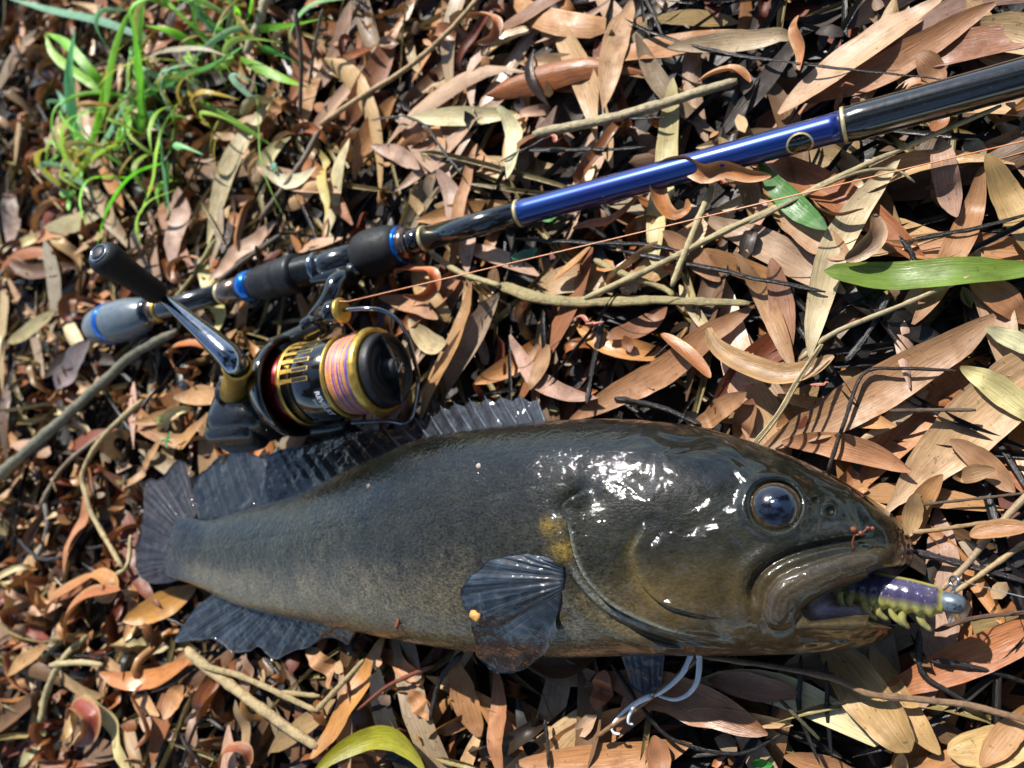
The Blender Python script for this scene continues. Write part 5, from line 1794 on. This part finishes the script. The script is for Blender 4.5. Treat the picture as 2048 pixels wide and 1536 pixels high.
# crank: gold shaft, arm, knob
sh0 = RL(-80, 5, 10)
S1 = P(474, 733, sh0[2] + 24)
cdir = (S1 - sh0) / np.linalg.norm(S1 - sh0)
LS = np.linalg.norm(S1 - sh0)
V, F = lathe(sh0, cdir, [(0, 7.2), (LS * .35, 6.4), (LS * .6, 5.2), (LS * .8, 5.4), (LS * .93, 6.0), (LS, 5.6), (LS, .1)], 28, AX)
crank = obj('crank_shaft', V, F, M_GOLD, parent=reel)
arm_e = P(322, 592, S1[2] + 10)
pts = crom([S1 + cdir * -1, S1 + cdir * 4 + (arm_e - S1) * .06, S1 + (arm_e - S1) * .3 + cdir * 4.5, S1 + (arm_e - S1) * .65 + cdir * 2.5, arm_e], 26)
V, F = tube(pts, crom(np.array([[5.6], [5.8], [3.2], [2.5], [2.4]]), 26)[:, 0], 16)
obj('crank_arm', V, F, M_GUN, parent=crank)
V, F = lathe(S1 - cdir * 0.4, cdir, [(0, 5.7), (.3, 6.6), (1.5, 6.6), (1.9, 5.7)], 28, AX)
obj('gold_ring', V, F, M_GOLD, parent=crank)
V, F = lathe(sh0 - cdir * 1.5, cdir, [(0, 8.6), (1, 9.2), (2.5, 9.0), (3.2, 7.0)], 28, AX)
obj('shaft_seal', V, F, M_BLK, parent=crank)
KE = P(205, 512, arm_e[2] + 33)
kd = (KE - arm_e) / np.linalg.norm(KE - arm_e)
KL = np.linalg.norm(KE - arm_e)
V, F = lathe(arm_e, kd, [(-2.5, .1), (-2.4, 3.2), (-.5, 3.6), (.8, 3.4), (1, 2.5)], 24)
obj('knob_bolt', V, F, M_GUN, parent=crank)
V, F = lathe(arm_e, kd, [(.6, .1), (.7, 4.4), (1.8, 4.8), (2.0, 4.2)], 24)
obj('gold_ring', V, F, M_GOLD, parent=crank)
hk = obj('handle_knob', *lathe(arm_e, kd, [(1.6, .1), (1.8, 5.0), (3, 5.6), (KL * .35, 5.7), (KL * .6, 6.1), (KL * .85, 7.2), (KL * .95, 7.4), (KL, 7.0), (KL + 1.6, 5.8), (KL + 2.2, 4.6), (KL + 2.2, .1)], 36), M_EVA, parent=crank)
V, F = lathe(arm_e, kd, [(KL + 1.9, 4.7), (KL + 2.6, 4.5), (KL + 2.7, 3.7), (KL + 2.0, 3.5)], 32)
obj('cap_ring', V, F, M_GUN, parent=hk)
V, F = lathe(arm_e, kd, [(KL + 2.0, 3.4), (KL + 2.7, 3.0), (KL + 3.0, 1.8), (KL + 3.1, .1)], 32)
obj('knob_cap', V, F, M_RUB, parent=hk)

# ------------------------------------------------------------------ line from the roller along the rod
t = NT('orange_line')
t.set(Roughness=0.4)
tc = t.n('ShaderNodeTexCoord').outputs['Object']
t.l(t.ramp(t.noise(60, tc, 3), [(.3, tuple(lin('c8743c'))), (.7, tuple(lin('d8a078')))]), t.b.inputs['Base Color'])
M_LINE = t.m
lp = [RL(-14, -r * .88, r * .25), roll + AX * 3 + np.array([0, 2, 3.5]), P(697, 603, 47), P(900, 555, 40), P(1200, 484, 33), P(1600, 388, 27), P(2048, 282, 22), P(2500, 175, 18)]
V, F = tube(np.vstack([crom(lp[:3], 8), crom(lp[2:], 60)[1:]]), 0.24, 6)
tag(obj('fishing_line', V, F, M_LINE), 'thin orange fishing line stretched from the reel roller along the rod', 'fishing line')
# ------------------------------------------------------------------ lure
t = NT('soft_plastic')
at = t.n('ShaderNodeAttribute', attribute_name='Col').outputs['Color']
tc = t.n('ShaderNodeNewGeometry').outputs['Position']
vo = t.n('ShaderNodeTexVoronoi', Scale=1100.0)
t.l(tc, vo.inputs['Vector'])
gl = t.ramp(vo.outputs['Distance'], [(0.16, 1.0), (0.24, 0.0)])
sel = t.ramp(t.noise(700, tc, 2), [(.50, 0.0), (.56, 1.0)])
g2 = t.mix(1.0, gl, sel, 'MULTIPLY')
c = t.mix(g2, at, (0.75, 0.78, 0.85))
t.l(c, t.b.inputs['Base Color'])
t.l(t.mix(1.0, g2, (0.8, 0.8, 0.8), 'MULTIPLY'), t.b.inputs['Metallic'])
t.set(Roughness=0.2, Coat_Weight=0.6)
t.b.inputs['Subsurface Weight'].default_value = 0.35
t.b.inputs['Subsurface Radius'].default_value = (0.003, 0.002, 0.003)
t.l(t.bump(t.noise(500, tc, 3), 0.3, 0.0006), t.b.inputs['Normal'])
M_SOFT = t.m
LZ = 24.0
la, lb = P(1648, 1158, 20), P(1888, 1203, LZ)
lure = thing('soft_lure', (*P(1790, 1190, 0)[:2], LZ - 9), 'purple and yellow soft plastic grub lure with small legs held in the fish mouth', 'lure')
n_, m_ = 110, 28
path = crom([la, P(1720, 1170, 22), P(1800, 1185, LZ), lb], n_)
uu = np.linspace(0, 1, n_)
rad = np.interp(uu, [0, .15, .45, .75, .93, 1], [22, 29, 35, 34, 31, 20]) / pxmm(P(1790, 1190, LZ))
t_, N_, B_ = frames(path)
ang = np.linspace(0, 2 * math.pi, m_, endpoint=False)
ca, sa = np.cos(ang), np.sin(ang)
# lower (leg) side: direction towards the belly in the picture
legd = P(1790, 1260, LZ) - P(1790, 1190, LZ)
legd = legd / np.linalg.norm(legd)
sd_ = np.stack([legd - (legd @ q_) * q_ for q_ in t_])
sd_ /= np.linalg.norm(sd_, axis=1)[:, None]
up_ = np.cross(sd_, t_)
up_[up_[:, 2] < 0] *= -1
rib = 0.5 + 0.5 * np.cos(2 * math.pi * 11 * uu)
belly = np.clip(ca, 0, 1)
rr = rad[:, None] * (1 + 0.15 * rib[:, None] * belly[None, :] ** 0.7 - 0.015 * (1 - rib[:, None]) * (np.abs(sa)[None, :]))
rr *= np.where(ca < 0, 1 - 0.10 * np.abs(ca), 1)[None, :]
S = path[:, None, :] + rr[..., None] * (ca[None, :, None] * sd_[:, None, :] + sa[None, :, None] * up_[:, None, :] * 0.85)
pc_ = lin('3a3352')
yc_ = lin('a09a48')
wy = sm(ca, 0.25, 0.75)[None, :] + sm(-ca, 0.8, 0.97)[None, :] + 0.8 * sm(uu, 0.93, 0.99)[:, None]
wy = np.clip(wy + 0.12 * fbm(S, 3, 2, 5), 0, 1)
CL = pc_ + (yc_ - pc_) * wy[..., None]
CL = CL + (lin('6a5a3a') - CL) * (sm(uu, 0.35, 0.05) * 0.7)[:, None, None]
V = np.vstack([S.reshape(-1, 3), path[0], path[-1]])
F = [tuple(f) for f in grid_faces(n_, m_, True)] + [(n_ * m_, (k + 1) % m_, k) for k in range(m_)] + [(n_ * m_ + 1, (n_ - 1) * m_ + k, (n_ - 1) * m_ + (k + 1) % m_) for k in range(m_)]
lbod = obj('lure_body', V, F, M_SOFT, parent=lure, col=np.vstack([CL.reshape(-1, 3), yc_, yc_]))
for (x0, y0, x1, y1) in ((1784, 1212, 1815, 1254), (1810, 1219, 1818, 1257), (1843, 1222, 1863, 1262), (1756, 1208, 1777, 1241), (1732, 1204, 1754, 1240), (1706, 1195, 1712, 1216), (1682, 1190, 1702, 1216)):
    p0, p1 = P(x0 - 3, y0 - 8, LZ), P(x1, y1, LZ - 3)
    md = (p0 + p1) / 2 + (P(x0 - 8, y0 + 4, LZ) - P(x0, y0, LZ)) + np.array([0, 0, 0.6])
    V, F = tube(crom([p0, md, p1], 14), np.interp(np.linspace(0, 1, 14), [0, .5, .9, 1], [1.45, 1.2, .75, .25]), 9)
    obj('lure_leg', V, F, M_SOFT, parent=lure, col=lin('a09a58') * (1 + 0.2 * fbm(V, 2, 2, 3)[:, None]))
M_LEAD = mat_plain('grey_lead', '6a7580', 0.38, 0.5, 0.1, 0.5, 0.1)
jd = P(1934, 1211, LZ) - lb
jl = np.linalg.norm(jd)
jr = 20.5 / pxmm(lb)
jd = jd / jl
V, F = lathe(lb, jd, [(-1.5, jr * .6), (-.5, jr * .97), (jl * .45, jr), (jl * .7, jr * .93), (jl * .87, jr * .72), (jl * .97, jr * .4), (jl, .05)], 32)
jig = obj('jig_head', V, F, M_LEAD, parent=lure)
jn = np.array([0, 0, 1.0]) - jd[2] * jd
jn /= np.linalg.norm(jn)
jb = np.cross(jd, jn)
if jb[1] > 0:
    jb = -jb
def jplace(x, y):
    a = 0.35 - y / jr
    d_ = math.cos(a) * jn + math.sin(a) * jb
    return lb + jd * (jl * .44 + x) + d_ * jr * 0.985, d_
M_DKP = mat_plain('dark_stamp', '20242a', 0.5)
wrap_text('1/20', 2.5, M_DKP, jig, jplace, 0.07)
el = P(1909, 1163, LZ + 3)
er_ = 9.5 / pxmm(el)
e1, e2 = jb, (jd * 0.8 + jn * 0.6)
e2 = e2 / np.linalg.norm(e2)
a_ = np.linspace(0, 2 * math.pi, 28)
ringp = np.array([el + er_ * (math.cos(q_) * e1 + math.sin(q_) * e2) for q_ in a_])
V, F = tube(ringp, 0.42, 8, cap=False)
obj('line_tie', V, F, M_SILV, parent=jig)
V, F = tube(crom([el + e1 * er_, P(1908, 1180, LZ + 2), lb + jd * jl * .45 - jb * jr * .8], 8), 0.42, 8)
obj('line_tie_shank', V, F, M_SILV, parent=jig)
t = NT('clear_leader')
tc = t.n('ShaderNodeTexCoord').outputs['Object']
t.l(t.ramp(t.noise(50, tc, 2), [(.3, .30), (.7, .5)]), t.b.inputs['Base Color'])
t.set(Roughness=0.15)
M_LEADER = t.m
V, F = tube(crom([el + e1 * er_ * .9, P(1925, 1165, LZ + 1), P(1960, 1172, 20), P(2060, 1197, 12), P(2300, 1250, 6)], 40), 0.14, 6)
tag(obj('leader_line', V, F, M_LEADER), 'thin clear leader line tied to the jig head of the lure', 'fishing line')

# ------------------------------------------------------------------ scraps stuck to the fish
M_BUD = mat_plain('brown_bud', '6e3a24', 0.4)
M_TANB = mat_plain('tan_scrap', 'c08a48', 0.5)
b0 = on_fish(1707, 1098)
fs = thing('flower_stalk', b0, 'tiny brown stalk with round buds stuck to the fish snout', 'plant scrap')
z0 = b0[2]
V, F = tube(crom([P(1707, 1100, z0 + .3), P(1705, 1085, z0 + 1.2), P(1709, 1070, z0 + 2), P(1707, 1060, z0 + 2.5)], 12), 0.28, 7)
obj('stem', V, F, M_BUD, parent=fs)
V, F = tube(crom([P(1709, 1070, z0 + 2), P(1722, 1068, z0 + 2.4), P(1736, 1056, z0 + 2.4), P(1745, 1057, z0 + 2)], 12), 0.3, 7)
obj('stem', V, F, M_BUD, parent=fs)


def lump(name, c0, rad, mat, parent=None, seed=1, sq=0.8, rgh=0.25):
    a = np.linspace(0, 2 * math.pi, 14, endpoint=False)
    th = np.linspace(0.05, math.pi - 0.05, 9)
    d = np.stack([np.sin(th)[:, None] * np.cos(a), np.sin(th)[:, None] * np.sin(a), np.cos(th)[:, None] * np.ones(14) * sq], -1)
    d = d * (1 + rgh * fbm(d * 10 + seed * 7.7, 7, 2, seed)[..., None])
    V = (c0 + d * rad).reshape(-1, 3)
    V = np.vstack([V, V[:14].mean(0), V[-14:].mean(0)])
    F = [tuple(f) for f in grid_faces(9, 14, True)] + [(126, (k + 1) % 14, k) for k in range(14)] + [(127, 112 + k, 112 + (k + 1) % 14) for k in range(14)]
    return obj(name, V, F, mat, parent=parent)


lump('bud', P(1707, 1059, z0 + 2.8), 0.95, M_BUD, fs, 1)
lump('bud', P(1722, 1066, z0 + 2.6), 0.75, M_BUD, fs, 2)
lump('bud', P(1736, 1056, z0 + 2.6), 0.6, M_BUD, fs, 3)
lump('bud', P(1745, 1057, z0 + 2.2), 0.6, M_BUD, fs, 4)
h = on_fish(797, 1245)
V, F = tube(crom([P(797, 1232, h[2] + .6), P(796, 1245, h[2] + .7), P(792, 1256, h[2] + .8)], 8), np.linspace(.5, 1.0, 8), 8)
tag(obj('bud_scrap', V, F, M_BUD), 'tiny brown club-shaped bud stuck to the fish belly', 'plant scrap')
tag(lump('orange_crumb', drape(950, 1233, 5.0), 1.9, M_TANB, None, 7, .45, 0.9), 'small orange crumb stuck to the pectoral fin', 'plant scrap')
tag(lump('pale_crumb', drape(957, 932, .2), 1.1, mat_plain('pale_scrap', 'a89a8a', .6), None, 8, .4), 'pale flake stuck high on the fish flank', 'plant scrap')
tag(lump('brown_crumb', drape(737, 973, .2), 1.1, mat_plain('dull_scrap', '6a5850', .6), None, 9, .5), 'dull brown flake stuck to the flank below the soft dorsal fin', 'plant scrap')
# ------------------------------------------------------------------ unseen tree, added overhead for dappled shade and dark reflections
M_BARK = mat_twig('bark', 0.8)
t = NT('canopy_leaf')
at = t.n('ShaderNodeAttribute', attribute_name='Col').outputs['Color']
t.l(at, t.b.inputs['Base Color'])
t.set(Roughness=0.45)
M_CAN = t.m
tr0 = np.array([1300.0, -1500.0, -20.0])
tree = thing('added_shade_tree', tr0, 'unseen leafy tree added overhead to shade the bank and darken reflections', 'tree')


def limb(pts, r0, r1, name='limb'):
    X = crom(np.array(pts), 24)
    V, F = tube(X, np.linspace(r0, r1, 24), 12, jit=0.03)
    n = len(V) - 2
    uv = np.vstack([np.stack([np.tile(np.linspace(0, 1, 12), 24), np.repeat(np.arange(24) * .5, 12)], 1), [[0, 0], [0, 0]]])
    obj(name, V, F, M_BARK, parent=tree, col=lin('4a3c30'), uv=uv)


limb([tr0, tr0 + [30, -40, 900], tr0 + [-80, 60, 1900], tr0 + [-350, 350, 2900]], 110, 55, 'trunk')
limb([tr0 + [-60, 40, 1700], (700, -700, 2300), (0, -200, 2700), (-700, 100, 2900)], 50, 14)
limb([tr0 + [-20, 0, 1400], (600, -1300, 2000), (-300, -1100, 2400), (-1300, -900, 2600)], 48, 12)
limb([tr0 + [-120, 100, 2100], (1300, -500, 2500), (1200, 500, 2700), (900, 1300, 2800)], 46, 12)
rc = np.random.default_rng(11)
N = 120000
dirs = rc.standard_normal((N, 3))
dirs[:, 2] = np.abs(dirs[:, 2])
dirs /= np.linalg.norm(dirs, axis=1)[:, None]
keep = dirs[:, 2] > 0.22
# crown shaped open towards the sun so sunlight and bright sky come through
az = dirs[:, :2] @ SUN_DIR[:2]
keep &= ~((az > 0.50) & (dirs[:, 2] < 0.62))
cosun = dirs @ SUN_VEC
keep &= cosun < math.cos(R(13))
clump = fbm(dirs * 100, 30, 3, 5)
keep &= clump > np.where(dirs[:, 0] < -0.1, 0.06, -0.10)
keep &= (cosun < math.cos(R(24))) | (clump > 0.12)
dirs = dirs[keep]
rad_ = rc.uniform(2100, 3000, len(dirs))
C0 = dirs * rad_[:, None]
n = len(C0)
L_ = rc.uniform(90, 160, n)
W_ = rc.uniform(20, 34, n)
d1 = rc.standard_normal((n, 3))
d1[:, 2] -= 0.7
d1 /= np.linalg.norm(d1, axis=1)[:, None]
d2 = np.cross(d1, rc.standard_normal((n, 3)))
d2 /= np.linalg.norm(d2, axis=1)[:, None]
d3 = np.cross(d1, d2)
sx = np.array([-.5, -.2, -.2, .2, .2, .5])
sy = np.array([0, -.5, .5, -.5, .5, 0])
szz = np.array([-.06, .03, .03, .03, .03, -.06])
V = C0[:, None, :] + (L_[:, None] * sx)[..., None] * d1[:, None, :] + (W_[:, None] * sy)[..., None] * d2[:, None, :] + (L_[:, None] * szz)[..., None] * d3[:, None, :]
b_ = np.arange(n)[:, None] * 6
tri = np.concatenate([b_ + [0, 1, 2], b_ + [1, 3, 4], b_ + [1, 4, 2], b_ + [3, 5, 4]], 0)
cl = lin('3f5a26') * rc.uniform(0.6, 1.5, (n, 1)) * (1 + 0.1 * rc.standard_normal((n, 3)))
cr = obj('crown', V.reshape(-1, 3), tri, M_CAN, parent=tree, col=np.repeat(np.clip(cl, .01, .3), 6, 0), smooth=False)
print('canopy leaves', n)
# ------------------------------------------------------------------ build litter
def litter_stuff(name, recs, mat, label, cat):
    Vs, Fs, Cs, Us, o = [], [], [], [], 0
    for V, uv, c, n, m_, kd, pn, wet in recs:
        Vs.append(V)
        Fs.append(grid_faces(n, m_, off=o))
        Cs.append(np.tile(c, (len(V), 1)))
        Us.append(uv + rng.uniform(0, 50, 2))
        o += len(V)
    ob = obj(name, np.vstack(Vs), np.vstack(Fs), mat, base=(0, 0, 0), col=np.vstack(Cs), uv=np.vstack(Us))
    tag(ob, label, cat, kind='stuff')


litter_stuff('leaf_litter', [r for r in STUFF if r[5] == 'leaf' and not r[7]], M_LEAF, 'deep layer of dry fallen leaves covering the ground', 'leaf litter')
litter_stuff('wet_leaf_litter', [r for r in STUFF if r[5] == 'leaf' and r[7]], M_WET, 'damp glossy fallen leaves mixed through the ground litter', 'leaf litter')
litter_stuff('pod_litter', [r for r in STUFF if r[5] == 'pod'], M_POD, 'curled brown seed pods mixed through the ground litter', 'pod litter')
litter_stuff('stalk_litter', [r for r in STUFF if r[5] == 'stalk'], M_ROT, 'black rotting leaf stalks mixed through the ground litter', 'stalk litter')

NAMEC = dict(tan='tan', pink='pinkish tan', orange='orange brown', rust='rust brown', brown='dark brown', straw='pale straw coloured', grey='grey brown', dark='very dark brown', black='black', olive='olive brown', redd='red brown')
ANCH = [((240, 650), 'the rear rod grip'), ((180, 560), 'the crank handle knob'), ((560, 500), 'the reel seat nut'), ((430, 850), 'the reel body'), ((870, 740), 'the reel spool'), ((770, 430), 'the fore grip'),
        ((1040, 480), 'the gold ring before the blue rod section'), ((1350, 300), 'the blue rod section'), ((1600, 240), 'the round rod emblem'), ((1850, 260), 'the black rod ferrule'), ((320, 250), 'the main grass tuft'),
        ((520, 60), 'the grass around the grey stick'), ((130, 330), 'the sparse grass tuft'), ((1850, 560), 'the long green blade'), ((1600, 430), 'the short green leaf'), ((1270, 190), 'the thick olive stalk'),
        ((1250, 640), 'the flat ribbed sheath'), ((1760, 800), 'the largest mottled leaf'), ((1880, 1060), 'the fish snout'), ((1960, 1230), 'the jig head'), ((1900, 1440), 'the long brown twig'), ((1720, 1440), 'the black-speckled leaf'),
        ((1300, 1430), 'the pale fin filaments'), ((1000, 1390), 'the pectoral fin'), ((560, 1340), 'the anal fin'), ((240, 1080), 'the tail fin'), ((90, 880), 'the grey green stick'), ((500, 1440), 'the pale dry stick'),
        ((220, 1460), 'the smooth pale yellow leaf'), ((770, 1480), 'the arched yellow green leaf'), ((430, 890), 'the soft dorsal fin'), ((980, 770), 'the spiny dorsal fin'), ((1340, 800), 'the dark twig at the fish nape'),
        ((850, 560), 'the bright orange curled pod'), ((1450, 520), 'the pale forked stalks'), ((1480, 60), 'the broad pinkish leaf'), ((950, 60), 'the rust pod ring'), ((720, 160), 'the long tan stalk'), ((60, 60), 'the grass tip over dark soil'),
        ((60, 1250), 'the red hooked pod'), ((1150, 1480), 'the wet reddish brown leaf'), ((1980, 900), 'the very broad tan leaf'), ((1100, 200), 'the dark stalk beyond the rod'), ((850, 250), 'the arched wiry stalk')]
AW = np.array([P(*a_, 0)[:2] for a_, _ in ANCH])
for V, uv, c, n, m_, kd, pn, wet in IND:
    ctr = V[:, :2].mean(0)
    near = ANCH[int(np.argmin(np.hypot(*(AW - ctr).T)))][1]
    ln = np.linalg.norm(V[0] - V[-1])
    hgt = np.ptp(V[:, 2])
    if kd == 'leaf':
        sz = 'short' if ln < 42 else ('long' if ln > 68 else 'narrow')
        sh_ = ' bent' if hgt > 11 else ''
        o = obj('fallen_leaf', V, grid_faces(n, m_), M_WET if wet else M_LEAF, col=c, uv=uv + rng.uniform(0, 50, 2))
        tag(o, '%s%s%s %s dead leaf near %s' % (sz, ' wet' if wet else '', sh_, NAMEC[pn], near), 'leaf', '%s%s fallen leaves on the litter' % ('wet ' if wet else '', NAMEC[pn]))
    elif kd == 'pod':
        sz = 'small' if ln < 18 else ('loosely' if ln > 32 else 'tightly')
        o = obj('curled_seed_pod', V, grid_faces(n, m_), M_POD, col=c, uv=uv + rng.uniform(0, 50, 2))
        tag(o, '%s curled %s seed pod near %s' % (sz, NAMEC[pn], near), 'seed pod', '%s curled seed pods on the litter' % NAMEC[pn])
    else:
        sz = 'short' if ln < 50 else ('long' if ln > 80 else 'thin')
        o = obj('leaf_stalk', V, grid_faces(n, m_), M_ROT, col=c, uv=uv + rng.uniform(0, 50, 2))
        tag(o, '%s %s leaf stalk near %s' % (sz, NAMEC[pn], near), 'stalk', '%s leaf stalks on the litter' % NAMEC[pn])
for o in bpy.data.objects:
    if '_base' in o:
        del o['_base']
